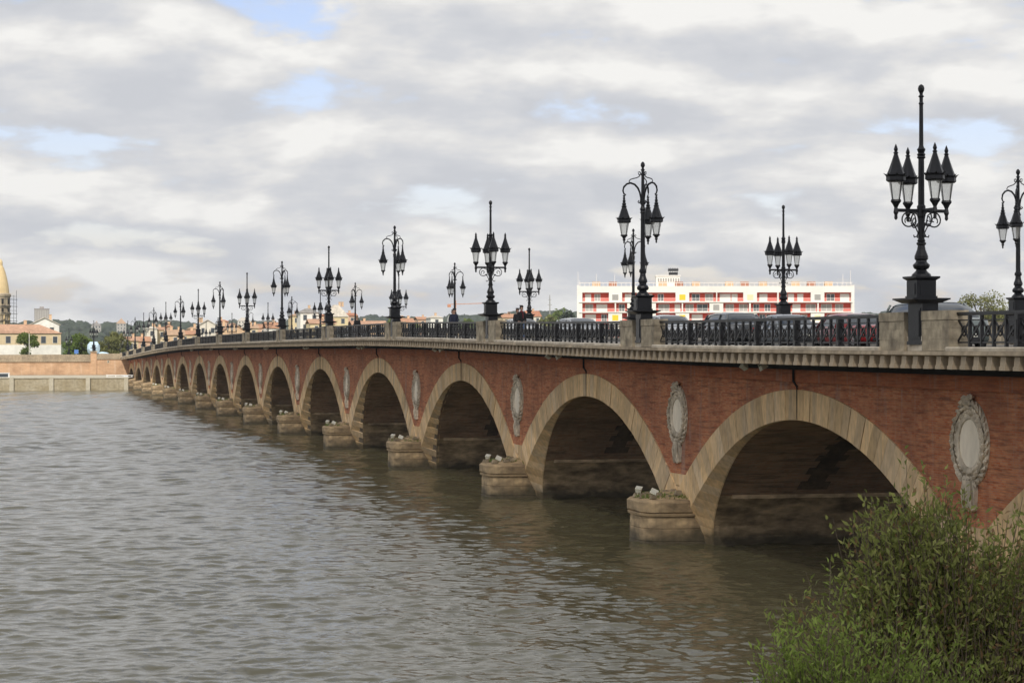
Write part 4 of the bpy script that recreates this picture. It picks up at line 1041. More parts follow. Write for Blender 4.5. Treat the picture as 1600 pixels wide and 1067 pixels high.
# ------------------------------------------------------------------ far bank: quay, wall, buildings
M['quay'] = mat('stained quay concrete', (0.40, 0.35, 0.25), 0.9, 0.2, 0.25, (1, 1, 1.6), (0.27, 0.22, 0.13), 0.3, 3.0, streak=(0.22, 0.185, 0.12), streak_amt=0.7)
M['quay_pale'] = mat('pale quay pilaster', (0.50, 0.46, 0.36), 0.9, 0.15, 0.4, (1, 1, 1), (0.40, 0.36, 0.27))
M['wall_brick'] = brick_mat('pale orange quay brick', (0.55, 0.32, 0.175), (0.62, 0.40, 0.25), (0.52, 0.39, 0.26), (0.36, 0.22, 0.13), 0.9, row=.08, pale=(0.66, 0.52, 0.38))
M['wall_cap'] = mat('grey brown wall coping', (0.36, 0.29, 0.20), 0.9, 0.3, 0.4, (1, 1, 1), (0.25, 0.20, 0.14))
QY = 377.0
q = empty('quay_wall', (0, QY, 0), label='low stained concrete quay wall with pale pilasters at the far waterline', cat='quay wall')
b = MB(); b.box(-140, -2.6, 0.02, 46.5, -1.5, 2.38); b.build('wall', M['quay'], q)
b = MB(); b.box(-140, -2.5, -.12, 46.5, 2.382, 2.55); b.build('coping', M['quay_pale'], q)
for x in [-25.3-7.43*j for j in range(1, 10)] + [-25.3, -17.65, -10.55, -3.1]:
    b = MB(); b.box(x-.42, x+.42, -.42, 0.018, -1.5, 2.60); b.build('pilaster', M['quay_pale'], q)
# tall brick wall behind, with cornice, parapet and a corner pier
BY = 424.0
q = empty('brick_wall', (0, BY, 0), label='sunlit orange brick embankment wall with stone coping beside the bridge end', cat='wall')
def wall_run(x0, x1, z0, z1, name, y0, y1, m, n=1):
    b = MB(); b.add([(x0, y0, z0[0]), (x1, y0, z0[1]), (x1, y1, z0[1]), (x0, y1, z0[0]), (x0, y0, z1[0]), (x1, y0, z1[1]), (x1, y1, z1[1]), (x0, y1, z1[0])], [(3,2,1,0),(4,5,6,7),(0,1,5,4),(1,2,6,5),(2,3,7,6),(3,0,4,7)])
    return b.build(name, m, q)
wall_run(-140, -8.3, (2.56, 2.56), (5.2, 5.45), 'brickwork', .1, 1.5, M['wall_brick']); wall_run(-7.0, 0.0, (2.56, 2.56), (6.0, 6.0), 'brickwork', 0, 1.5, M['wall_brick'])
wall_run(-140, -8.3, (5.202, 5.452), (5.75, 6.05), 'stone_course', -.16, 1.5, M['wall_cap']); wall_run(-7.0, -.4, (6.002, 6.002), (6.5, 6.5), 'stone_course', -.2, 1.5, M['wall_cap'])
wall_run(-140, -8.3, (5.752, 6.052), (6.75, 7.05), 'parapet', .12, .6, M['wall_cap']); wall_run(-7.0, -.4, (6.502, 6.502), (7.25, 7.25), 'parapet', .02, .5, M['wall_cap'])
wall_run(-8.3, -7.0, (2.56, 2.56), (7.55, 7.55), 'corner_pier', -.25, 1.5, M['wall_brick']); wall_run(-8.45, -6.85, (7.552, 7.552), (7.8, 7.8), 'pier_cap', -.5, 1.6, M['wall_cap'])
wall_run(-4.75, -4.25, (5.2, 5.2), (5.75, 5.75), 'loophole', -.03, .05, M['quay_pale']); wall_run(-4.58, -4.42, (5.3, 5.3), (5.65, 5.65), 'loophole_slit', -.045, -.031, M['dark'])
wall_run(-12, -3, (2.4, 2.4), (5.55, 5.55), 'backing', 1.52, 6, M['wall_cap']); wall_run(-140, 30, (2.4, 2.4), (5.5, 5.5), 'backing', 1.6, 9, M['ground'])
# bank wall continues on the far side of the bridge
q = empty('embankment_wall', (0, BY, 0), label='grey embankment wall on the far bank beyond the bridge', cat='wall')
wall_run(W+.2, 700, (-1, -1), (5.7, 5.7), 'wall', 0.2, 12, M['quay'])
# white things on the quay
g = empty('gangway', (-6.95, QY+.9, 2.56), label='long white gangway lying on the quay beside the bridge end', cat='gangway')
b = MB(); b.bar((0, 0, .46), (5.3, 0, .40), .14, .12); b.bar((0, .9, .46), (5.3, .9, .40), .14, .12); b.build('handrail', M['white_paint'], g)
b = MB(); b.box(0, 5.2, -.03, .93, .02, .10); b.build('walkway', M['white_paint'], g)
for x in (0.2, 1.9, 3.6, 5.1):
    b = MB(); b.box(x-.04, x+.04, -.04, .04, .1, .42); b.box(x-.04, x+.04, .86, .94, .1, .42); b.build('stanchion', M['white_paint'], g)
g = empty('cabin', (-28.6, QY+.6, 2.56), label='small white framed kiosk with a dark window on the quay, cut by the left edge', cat='kiosk')
b = MB(); b.box(-1.5, 2.9, 0, 2.2, .04, .86); b.box(-1.6, 3.0, -.1, 2.3, .862, .95); b.build('body', M['white_paint'], g)
b = MB(); b.box(-1.3, 2.65, -.03, -.002, .12, .74); b.build('window', M['window_glass'], g)

def wallm(n, c): return mat('plaster ' + n, c, 0.9, 0.1, 0.15, (1, 1, 1), tuple(v*.86 for v in c), bscale=1.5)
def roofm(n, c): return mat('roof ' + n, c, 0.9, 0.2, 0.4, (1, 1, 1), tuple(v*.75 for v in c), bscale=3)
PL = {'cream': wallm('cream', (.62, .50, .32)), 'white': wallm('white', (.78, .76, .70)), 'pink': wallm('pink', (.60, .40, .28)), 'peach': wallm('peach', (.62, .43, .27)), 'yellow': wallm('yellow', (.66, .54, .32)), 'brick': wallm('brick', (.42, .20, .13)), 'grey': wallm('grey', (.42, .40, .37)), 'pale': wallm('pale', (.70, .65, .55))}
RF = {'orange': roofm('orange tile', (.46, .25, .15)), 'pink': roofm('pink tile', (.48, .29, .19)), 'grey': roofm('grey', (.27, .25, .23)), 'red': roofm('red tile', (.43, .19, .11)), 'pale': roofm('pale', (.55, .50, .42)), 'tan': roofm('tan tile', (.46, .31, .20))}
M['shutter'] = mat('grey shutter', (0.33, 0.33, 0.31), 0.7)
def house(x0, x1, y, eave, ridge, wl_, rf_, lab, roof='gable_x', depth=9.0, chimneys=1, base=5.5, storey=2.9, winw=1.0, seed=0, band=None):
    r = random.Random(seed+int(x0*7)); w = x1-x0; xc = (x0+x1)/2
    root = empty('house', (xc, y, base)); e = eave-base; h = ridge-base; hw = w/2
    b = MB(); b.box(-hw, hw, 0, depth, -.5, e)
    if roof == 'gable_y': b.prism([(-hw, e+.001), (hw, e+.001), (0, h)], 'y', 0.0, depth)
    b.build('wall', wl_, root)
    if band: b = MB(); b.box(-hw-.03, hw+.03, -.035, depth, -.4, band); b.build('ground_storey', PL['white'], root)
    o = .35; rt = MB()
    if roof == 'gable_x':
        rt.add([(-hw-o, -o, e-.05), (hw+o, -o, e-.05), (hw+o, depth/2, h), (-hw-o, depth/2, h), (hw+o, depth+o, e-.05), (-hw-o, depth+o, e-.05), (-hw-o, -o, e+.14), (hw+o, -o, e+.14), (hw+o, depth/2, h+.2), (-hw-o, depth/2, h+.2), (hw+o, depth+o, e+.14), (-hw-o, depth+o, e+.14)],
               [(0,1,2,3),(3,2,4,5),(6,7,8,9),(9,8,10,11),(0,1,7,6),(5,4,10,11),(1,2,8,7),(2,4,10,8),(0,3,9,6),(3,5,11,9)])
    elif roof == 'gable_y':
        rt.add([(-hw-o, -o, e-.1), (0, -o, h+.05), (0, depth+o, h+.05), (-hw-o, depth+o, e-.1), (hw+o, -o, e-.1), (hw+o, depth+o, e-.1), (-hw-o, -o, e+.1), (0, -o, h+.3), (0, depth+o, h+.3), (-hw-o, depth+o, e+.1), (hw+o, -o, e+.1), (hw+o, depth+o, e+.1)],
               [(0,1,2,3),(1,4,5,2),(6,7,8,9),(7,10,11,8),(0,1,7,6),(1,4,10,7),(3,2,8,9),(2,5,11,8),(0,3,9,6),(4,5,11,10)])
    else:
        i_ = min(hw*.8, depth*.45); rt.frustum(0, depth/2, hw+o, depth/2+o, e-.02, max(hw-i_, .05), max(depth/2-i_, .05), h)
    rt.build('roof', rf_, root)
    fl = max(1, int((e-.6)/storey)); nc = max(1, int(w/2.6))
    for f in range(fl):
        z0 = e - (f+1)*storey + .75
        for c in range(nc):
            x = -hw + w*(c+.5)/nc
            if z0 < .3: continue
            b = MB(); b.box(x-winw/2-.1, x+winw/2+.1, -.06, -.004, z0-.1, z0+1.6); fr = b.build('window', M['shutter'] if r.random() < .4 else PL['pale'], root)
            b = MB(); b.box(x-winw/2, x+winw/2, -.075, -.062, z0, z0+1.5); b.build('pane', M['window_glass'], fr)
    for c in range(chimneys):
        x = r.uniform(-hw*.7, hw*.7); b = MB(); b.box(x-.35, x+.35, depth*.5-.5, depth*.5+.2, h-.6, h+.9); b.box(x-.42, x+.42, depth*.5-.57, depth*.5+.27, h+.901, h+1.0); b.build('chimney', PL['peach'], root)
    return tag(root, lab, 'house', 'houses of the town on the far bank')
P_, R_ = PL, RF
HOUSES = [
 (.7, 2.1, 470, 9.9, 10.9, P_['white'], R_['red'], 'tiny white gabled house at the bridge end, left of the town roofs', 'gable_y'),
 (2.6, 6.4, 500, 10.4, 11.3, P_['cream'], R_['pink'], 'low cream house with pink tiles beside the tiny white gable', 'gable_x'),
 (7.0, 10.6, 520, 10.3, 11.5, P_['pink'], R_['orange'], 'low pinkish house with orange roof behind the far end railing', 'gable_x'),
 (14.6, 17.7, 600, 14.5, 15.2, P_['pale'], R_['pale'], 'tall pale block house, leftmost of the high town houses', 'hip'),
 (17.9, 20.8, 603, 14.2, 14.9, P_['cream'], R_['pink'], 'tall cream house joined to the pale block on its right', 'gable_x'),
 (20.9, 22.6, 606, 15.2, 15.7, P_['peach'], R_['orange'], 'narrow peach stair tower rising above the cream houses', 'hip'),
 (17.6, 22.6, 560, 12.3, 13.7, P_['peach'], R_['tan'], 'wide peach house with tan roof in front of the narrow stair tower', 'gable_x'),
 (22.9, 28.4, 580, 12.6, 13.7, P_['cream'], R_['orange'], 'long cream house with orange roof in the middle of the town row', 'gable_x'),
 (28.8, 31.2, 620, 14.7, 15.3, P_['peach'], R_['tan'], 'square peach house sticking up right of the long cream one', 'hip'),
 (34.0, 40.2, 650, 15.9, 17.7, P_['pale'], R_['pale'], 'pale pedimented building with a low triangular gable', 'gable_y'),
 (45.6, 48.6, 700, 18.0, 18.7, P_['pink'], R_['red'], 'narrow house with a red roof rising right of the pediment', 'hip'),
 (32.6, 40.4, 560, 12.9, 15.5, P_['peach'], R_['pink'], 'broad peach gable sloping down to the right behind the railing', 'gable_y'),
 (49.4, 52.2, 640, 15.1, 16.2, P_['cream'], R_['tan'], 'small cream house with tan roof left of a long pink one', 'gable_x'),
 (53.6, 58.8, 660, 15.4, 16.6, P_['pink'], R_['orange'], 'long pink house with orange roof partly behind a hooked lamp', 'gable_x'),
 (45.9, 50.2, 560, 14.3, 15.9, P_['white'], R_['orange'], 'white house with a steep orange roof over the middle railing', 'gable_x'),
 (63.0, 66.0, 640, 19.1, 19.8, P_['yellow'], R_['tan'], 'pale yellow house on the left of the big white block', 'hip'),
 (60.6, 66.2, 600, 19.4, 20.8, P_['white'], R_['grey'], 'big blank white block with a grey hipped roof above the town', 'hip'),
 (70.4, 73.6, 640, 18.7, 19.6, P_['brick'], R_['red'], 'dark red brick house between the white block and the big pale gable', 'gable_x'),
 (74.4, 81.2, 640, 18.9, 22.8, P_['yellow'], R_['pale'], 'large cream building with a tall pale pyramid roof', 'hip'),
 (88.6, 91.8, 690, 20.0, 20.9, P_['pink'], R_['red'], 'reddish house right of the pyramid roofed building', 'gable_x'),
 (82.6, 93.8, 640, 16.3, 17.5, P_['peach'], R_['pink'], 'long low house with pink tiles stretching right of the pyramid roof', 'gable_x'),
 (97.6, 102.8, 640, 17.2, 18.4, P_['peach'], R_['orange'], 'low orange roofed house just right of a hooked lamp base', 'gable_x'),
 (133.4, 137.2, 800, 20.4, 21.4, P_['pink'], R_['orange'], 'small pink house among trees in the middle distance', 'gable_x'),
 (119.6, 124.0, 700, 19.6, 20.4, P_['white'], R_['pale'], 'plain white flat roofed house left of the walking pair', 'hip'),
 (159.0, 164.6, 760, 20.6, 22.0, P_['cream'], R_['orange'], 'cream house with orange roof among trees right of the second cluster lamp', 'gable_x'),
 (178.2, 183.6, 800, 21.8, 24.0, P_['pale'], R_['red'], 'pale house with red roof beside the far cluster lamp', 'gable_x'),
 (62.2, 69.8, 590, 16.0, 17.3, P_['yellow'], R_['pink'], 'wide yellow house with pink roof below the big white block', 'gable_x'),
]
for hI, H_ in enumerate(HOUSES): house(*H_[:8], roof=H_[8], seed=hI, chimneys=1 if hI % 3 else 2)
# villas on the hill
for (x0, x1, y, e, rg, wl_, rf_, lab) in ((73, 81.5, 2000, 33.5, 37.5, P_['grey'], R_['tan'], 'lone tan villa among the trees on the hill crest'), (189, 201, 2050, 37.0, 40.2, P_['pale'], R_['pale'], 'long pale villa on the hill crest behind the lamps'), (46.6, 54.8, 1900, 30.5, 33.4, P_['grey'], R_['grey'], 'pale villa with grey roof halfway up the hill')):
    house(x0, x1, y, e, rg, wl_, rf_, lab, 'hip', 8, 1, base=20, seed=5)
# the cream riverside building on the left
house(-46, -13.75, 462, 11.95, 14.1, P_['cream'], R_['pink'], 'long cream two storey building with pink tiled roof behind the brick wall', 'hip', 11, 3, base=5.8, storey=3.0, winw=1.0, seed=44, band=3.45)
house(-20.3, -12.8, 520, 14.6, 16.4, P_['white'], R_['pale'], 'white gabled house peeping over the cream building', 'gable_y', 10, 1, seed=45)

# distant tower block
PL['tower'] = wallm('tower grey', (.33, .30, .28))
tb = empty('tower_block', (-1.9, 1500, 22), label='grey tower block on the wooded hill at the far left', cat='tower block')
b = MB(); b.box(-5, 5, 0, 9, 0, 15); b.build('wall', PL['tower'], tb)
b = MB(); b.box(-5.2, 5.2, -.2, 9.2, 15.002, 15.4); b.box(-1.5, 1.5, 3, 6, 15.402, 16.8); b.build('roof', PL['tower'], tb)
for c in range(6):
    b = MB(); b.box(-4.6+c*1.6, -3.6+c*1.6, -.05, -.004, .5, 14.4); b.build('window_strip', PL['grey'], tb)

# church tower with its dome and scaffolding
ch = empty('church_tower', (-27.9, 650, 5.5), label='golden stone domed church tower with scaffolding at the left edge', cat='church tower')
M['gold_stone'] = mat('golden limestone', (.66, .51, .28), .85, .12, .3, (1, 1, 1), (.56, .42, .22)); M['drum_stone'] = mat('weathered drum stone', (.42, .35, .24), .9, .25, .6, (1, 1, 1), (.26, .21, .15))
b = MB(); b.lathe([(2.62, 20.6), (2.52, 21.8), (2.3, 23.4), (1.95, 25.2), (1.5, 27.0), (1.0, 28.5), (.62, 29.2), (.58, 29.3), (.55, 30.4), (.3, 31.0), (.08, 31.4)], 20); b.build('dome', M['gold_stone'], ch)
b = MB(); b.lathe([(q*.84, z) for q, z in [(3.2, 9.5), (3.2, 11.6), (3.6, 11.7), (3.6, 12.1), (3.3, 12.2), (3.3, 13.6), (3.75, 13.75), (3.75, 14.4), (3.4, 14.5), (3.3, 16.0), (3.7, 16.2), (3.7, 16.7), (3.4, 16.8), (3.4, 19.2), (3.7, 19.6), (3.75, 20.2), (3.3, 20.6)]], 16); b.build('drum', M['drum_stone'], ch)
for k in range(8):
    a = 2*math.pi*(k+.5)/8; b = MB(); b.lathe([(.3, 0), (.26, 4.2), (.36, 4.4), (.36, 4.6)], 8, 2.85*math.cos(a), 2.85*math.sin(a)); b.build('column', M['gold_stone'], ch, (0, 0, 9.6))
    for z, h_ in ((17.2, 1.7), (14.7, 1.1)):
        b = MB(); a2 = 2*math.pi*k/8 + .2; b.add([(2.9*math.cos(a2+d), 2.9*math.sin(a2+d), zz) for d, zz in ((-.12, z), (.12, z), (.12, z+h_), (-.12, z+h_))] + [(2.7*math.cos(a2+d), 2.7*math.sin(a2+d), zz) for d, zz in ((-.12, z), (.12, z), (.12, z+h_), (-.12, z+h_))], [(0,1,2,3),(0,4,5,1),(1,5,6,2),(2,6,7,3),(3,7,4,0)]); b.build('opening', M['dark'], ch)
b = MB(); b.box(-3.1, 3.1, -3.1, 3.1, 0, 9.5); b.build('shaft', M['drum_stone'], ch)
sf = empty('scaffolding', (-24.0, 649, 5.5), label='grey scaffold platforms and poles clinging to the church tower', cat='scaffolding')
for x, y in ((.1, 0), (-1.1, -3.4), (.9, .2), (-2.6, -4), (-4.4, -4.4)):
    b = MB(); b.bar((x, y, 5), (x, y, 21.5 if x > .5 else 20), .12); b.build('pole', M['trim'], sf)
for z in (9.5, 11.8, 14.1, 16.4, 18.6):
    b = MB(); b.bar((-4.6, -4.3, z), (-1, -3.4, z), .6, .12); b.bar((-1, -3.3, z), (1, .2, z), .6, .12); b.bar((-1, -3.3, z+1), (1, .2, z+1), .08); b.build('platform', M['trim'], sf)

# red, white and yellow apartment block
ap = empty('apartment_block', (111.9, 462, 5.2), R(-14.5), label='long white apartment block with red balconies and yellow panels across the river', cat='apartment block')
X0, X1 = 0.0, 67.4; FH = 2.52; TOP = 17.1; NF = 7
M['ap_white'] = mat('white block render', (.80, .78, .73), .85, .06, .1, (1, 1, 1), (.70, .68, .63)); M['ap_red'] = mat('red balcony wall', (.62, .07, .035), .8, .1); M['ap_yellow'] = mat('yellow panel', (.80, .55, .03), .7, .05); M['ap_pale'] = mat('pale yellow panel', (.74, .68, .42), .7, .05); M['ap_grey'] = mat('grey blind', (.33, .32, .30), .6, .1); M['ap_curt'] = mat('white curtain', (.75, .73, .70), .7, .05); M['ap_rail'] = mat('pale balcony rail', (.74, .70, .66), .5)
def bay_x(c): return X0 + (c-80)*(X1-X0)/(1492-80)
b = MB(); b.box(X0, X1, 1.6, 12, -.5, TOP); b.box(X0, X1, 0, 1.598, TOP-.02, TOP+1.55); b.box(X0, X1, 1.602, 12, TOP+.002, TOP+1.55); b.box(X0-.5, X0-.002, -.1, 12, 0, TOP+1.8); b.box(X1+.002, X1+.45, -.1, 12, 0, TOP+1.8); b.build('wall', M['ap_white'], ap)
rows = [
 ([(97,235),(303,380),(390,580),(650,790),(795,930),(1000,1105),(1112,1278),(1347,1486)], [(268,'g'),(615,'y'),(965,'p'),(1312,'g')]),
 ([(97,265),(272,330),(478,612),(618,755),(826,960),(968,1105),(1112,1312),(1318,1486)], [(400,'y'),(790,'g')]),
 ([(97,232),(303,330),(478,580),(650,785),(792,930),(1000,1105),(1180,1278),(1347,1486)], [(268,'y'),(615,'y'),(965,'g'),(1312,'p')]),
]
ra = random.Random(2)
for f in range(NF):
    log, pan = rows[f % 3]; zt = TOP - f*FH; zb = zt - FH
    slab = MB(); slab.box(X0, X1, -.25, 1.598, zb, zb+.26); slab.build('floor_slab', M['ap_white'], ap)
    cur = X0
    for (a, c) in log + [(1492, 1492)]:
        xa, xc = bay_x(a), bay_x(c)
        if xa - cur > .05: solid = MB(); solid.box(cur, xa, 0, 1.598, zb+.262, zt-.002); solid.build('wall_panel', M['ap_white'], ap)
        cur = xc
        if c == 1492: break
        bk = MB(); bk.box(xa, xc, 1.5, 1.597, zb+.263, zt-.003); back = bk.build('balcony_wall', M['ap_red'], ap)
        x = xa + .7
        while x < xc - 1.6:
            w = ra.choice((1.5, 2.0, 2.7)); w = min(w, xc-x-.3)
            k = ra.random(); m_ = M['ap_curt'] if k < .45 else M['ap_grey'] if k < .8 else M['window_glass']
            wm = MB(); wm.box(x, x+w, 1.44, 1.498, zb+.3, zt-.35); wo = wm.build('window', M['ap_curt'], ap)
            wm = MB(); wm.box(x+.1, x+w/2-.05, 1.425, 1.438, zb+.4, zt-.45); wm.box(x+w/2+.05, x+w-.1, 1.425, 1.438, zb+.4, zt-.45); wm.build('pane', m_, wo)
            x += w + ra.choice((.2, .8, 1.3))
        rl = MB(); rl.box(xa+.02, xc-.02, -.2, -.14, zb+1.0, zb+1.08); rl.box(xa+.02, xc-.02, -.2, -.14, zb+.40, zb+.46)
        n = int((xc-xa)/.25)
        for j in range(n+1): rl.box(xa+.03+j*(xc-xa-.08)/n, xa+.07+j*(xc-xa-.08)/n, -.19, -.15, zb+.462, zb+.998)
        rl.build('balcony_rail', M['ap_rail'], ap)
    for c, kind in pan:
        x = bay_x(c); b = MB(); b.box(x-.85, x+.85, -.05, -.003, zb+.55, zt-.45); fr = b.build('window', M['ap_curt'] if kind == 'g' else M['ap_white'], ap)
        b = MB(); b.box(x-.75, x+.75, -.075, -.052, zb+.62, zt-.52); b.build('panel', {'g': M['ap_grey'], 'y': M['ap_yellow'], 'p': M['ap_pale']}[kind], fr)
# roof edge: rail, ventilation boxes, stair head
b = MB()
b.box(X0, X1, .2, .3, TOP+2.30, TOP+2.45)
for j in range(60): x = X0+.3+j*(X1-X0-.6)/59; b.box(x-.05, x+.05, .2, .3, TOP+1.552, TOP+2.30)
b.build('roof_rail', M['ap_rail'], ap)
for c, red in ((170, 0), (256, 1), (515, 0), (600, 1), (688, 0), (860, 0), (940, 1), (1035, 0), (1203, 0), (1285, 1), (1375, 0)):
    x = bay_x(c); b = MB(); b.box(x-1.0, x+1.0, 2, 4, TOP+1.552, TOP+2.7); b.build('roof_vent', PL['brick'] if red else PL['peach'], ap)
b = MB(); b.box(bay_x(482), bay_x(605), 3, 9, TOP+1.553, TOP+4.1); b.box(bay_x(482)-.2, bay_x(605)+.2, 2.8, 9.2, TOP+4.102, TOP+4.35); b.build('stair_head', M['ap_white'], ap)
for j in range(9): x = bay_x(490+j*13); b = MB(); b.box(x, x+.35, 2.93, 2.997, TOP+2.7, TOP+3.6); b.build('vent_slot', M['ap_grey'], ap)
b = MB(); b.box(bay_x(550), bay_x(594), 4, 7, TOP+4.352, TOP+5.1); b.box(bay_x(546), bay_x(598), 3.7, 7.3, TOP+5.5, TOP+6.0); [b.box(bay_x(548+j*9), bay_x(550+j*9), 3.8, 4.0, TOP+4.36, TOP+6.2) for j in range(6)]; b.build('cooling_unit', M['trim'], ap)
for c, z in ((83, 3.0), (170, 4.6), (265, 4.4), (1445, 4.5), (1484, 5.4), (75, 5.2)):
    b = MB(); b.bar((bay_x(c), 1.0, TOP+1.55), (bay_x(c), 1.0, TOP+z), .09); b.build('aerial', M['ap_rail'], ap)

# crane and masts
cr = empty('crane', (289.2, 1500, 20), label='thin orange tower crane far beyond the town', cat='crane'); M['crane'] = mat('crane orange', (.55, .22, .09), .7)
b = MB(); b.bar((0, 0, 0), (0, 0, 24.5), .7); b.build('mast', M['crane'], cr); b = MB(); b.bar((-6, 0, 21.6), (21, 0, 22.6), .45); b.build('jib', M['crane'], cr); b = MB(); b.box(-6, -3.6, -.6, .6, 19.6, 21.3); b.build('counterweight', M['crane'], cr)
for (x, y, z0, z1, lab) in ((285.3, 1200, 20, 41, 'tall grey lattice radio mast right of the far cluster lamp'), (272, 1200, 20, 34.5, 'short grey radio mast beside the taller lattice mast')):
    o = empty('radio_mast', (x, y, z0), label=lab, cat='mast'); b = MB()
    for q in range(3): a = q*2.1; b.bar((.7*math.cos(a), .7*math.sin(a), 0), (.12*math.cos(a), .12*math.sin(a), z1-z0), .22)
    b.build('tower', M['ap_grey'], o); b = MB(); b.bar((-1.4, 0, (z1-z0)*.72), (1.4, 0, (z1-z0)*.72), .25); b.bar((-.9, 0, (z1-z0)*.86), (.9, 0, (z1-z0)*.86), .25); b.build('crossarm', M['ap_grey'], o)

# pale blue sculpture stand-in, tent top and quay lamps at the bridge end
M['pale_blue'] = mat('pale blue painted shell', (.50, .64, .74), .6, .05)
o = empty('sculpture', (-7.2, 438, 5.9), label='rounded pale blue sculpture behind the lamp on the embankment wall', cat='sculpture')
bm = bmesh.new(); bmesh.ops.create_icosphere(bm, subdivisions=2, radius=1.0)
for v in bm.verts: v.co *= 1 + .10*math.sin(v.co.x*7+v.co.z*5); v.co = Vector((v.co.x*1.5, v.co.y*1.5, v.co.z*1.85+2.3))
me = bpy.data.meshes.new('block'); bm.to_mesh(me); bm.free(); me.materials.append(M['pale_blue']); put('block', me, o)
bm = bmesh.new(); bmesh.ops.create_icosphere(bm, subdivisions=2, radius=1.0)
for v in bm.verts: v.co = Vector((v.co.x*1.8+2.0, v.co.y*1.0, v.co.z*.8+.95))
me = bpy.data.meshes.new('foot'); bm.to_mesh(me); bm.free(); me.materials.append(M['pale_blue']); put('foot', me, o)
for x, lab in ((-7.6, 'black lamp post with four upright lanterns on the embankment wall pier'), ):
    c = copy_tree(lamp_a); c.location = (x, 424.6, 7.5-.3); c.rotation_euler = (0, 0, .3); tag(c, lab, 'street lamp', 'lamp posts on the far bank')
c = copy_tree(lamp_a); c.location = (-12.6, 437, 5.6); c.rotation_euler = (0, 0, .8); tag(c, 'small black four lantern lamp post in front of the round green trees', 'street lamp', 'lamp posts on the far bank')
for (x, lab) in ((-21.2, 'slim grey flagless pole in front of the cream building'),):
    o = empty('pole', (x, 446, 5.5), label=lab, cat='pole'); b = MB(); b.tube([(0, 0, 0), (0, 0, 6.0)], .07, 6); b.build('shaft', M['ap_rail'], o); b = MB(); b.lathe([(.1, 6), (.12, 6.1), (.02, 6.2)], 6); b.build('finial', M['ap_rail'], o)
o = empty('road_sign', (-11.0, 436, 5.5), label='small blue road sign in front of the green trees', cat='sign')
b = MB(); b.tube([(0, 0, 0), (0, 0, 2.6)], .05, 6); b.build('post', M['ap_rail'], o); b = MB(); b.box(-.45, .45, -.06, 0, 1.7, 2.6); b.build('panel', mat('blue sign', (.10, .22, .55), .5), o)

# trees on the far bank
TREES = [(-21.6, 452, 6.6, 4.6, LM_TREE, 'round green tree standing before the cream building'), (-11.8, 445, 6.6, 4.0, LM_BRIGHT, 'bright green tree right of the cream building'), (-9.6, 448, 6.2, 4.2, LM_TREE, 'green tree with brownish top beside the bright green one'), (-8.6, 450, 5.2, 3.6, LM_BRIGHT, 'low green tree left of the pale blue sculpture'),
  (-3.4, 446, 6.0, 5.0, LM_PALE, 'broad yellow green tree left of the bridge end'), (-1.0, 452, 6.6, 4.6, LM_PALE, 'yellow green tree close to the far bridge end'),
  (140.5, 300, 12.5, 8, LM_PALE, 'pale yellow green tree, left one of the clump right of the nearest lamp'), (145.5, 302, 16.2, 9, LM_PALE, 'tallest pale tree of the clump right of the nearest lamp'), (150.5, 304, 12.4, 7, LM_PALE, 'pale tree at the right end of the clump beyond the road')]
for j, (x, y, h, w, lm, lab) in enumerate(TREES): tree('tree', (x, y, 5.4 if y > 400 else 3.2), h, w, lm, lab, 100+j, n=3600, leaf=.36, group='trees on the far bank', zlow=.12)
rt = random.Random(8)
spots = [(150, 690, 9), (156, 700, 11), (161.5, 700, 13), (166, 705, 15.5), (170.5, 700, 14.5), (174.5, 705, 11), (118, 720, 9.5), (128, 720, 11.5), (133, 740, 11), (140, 740, 13), (147, 730, 13.5), (112, 700, 10.5), (108, 720, 12), (104.5, 690, 9), (94.5, 720, 12), (98, 720, 11.5), (215, 700, 15), (222, 720, 14), (229, 710, 12), (43, 640, 8.5), (52, 690, 9)]
for j, (x, y, h) in enumerate(spots): tree('tree', (x, y, 6.2), h+1.5, 8.5, LM_PALE if j in (2,) else LM_DARK if j % 3 else LM_TREE, '%s green tree, %s of the town trees counted from the right' % ('pale' if j == 2 else 'dark' if j % 3 else 'mid', ORD[j % 17] if j < 17 else 'twenty ' + ORD[j-17]), 200+j, n=900, leaf=1.0, group='trees in the town', zlow=.05)
# a mound of land carries the clump of pale trees on the far side beyond the frame's right part
b = MB(); vs = []; fs = []
tag(plane_grid('wooded_bank', 118, 420, 280, 445, 30, 20, lambda X, Y: -1.5 + 6.5*np.clip((X-118-(445-Y)*.05)/14, 0, 1)*np.clip((Y-280)/10, 0, 1), M['ground']), kind='structure')

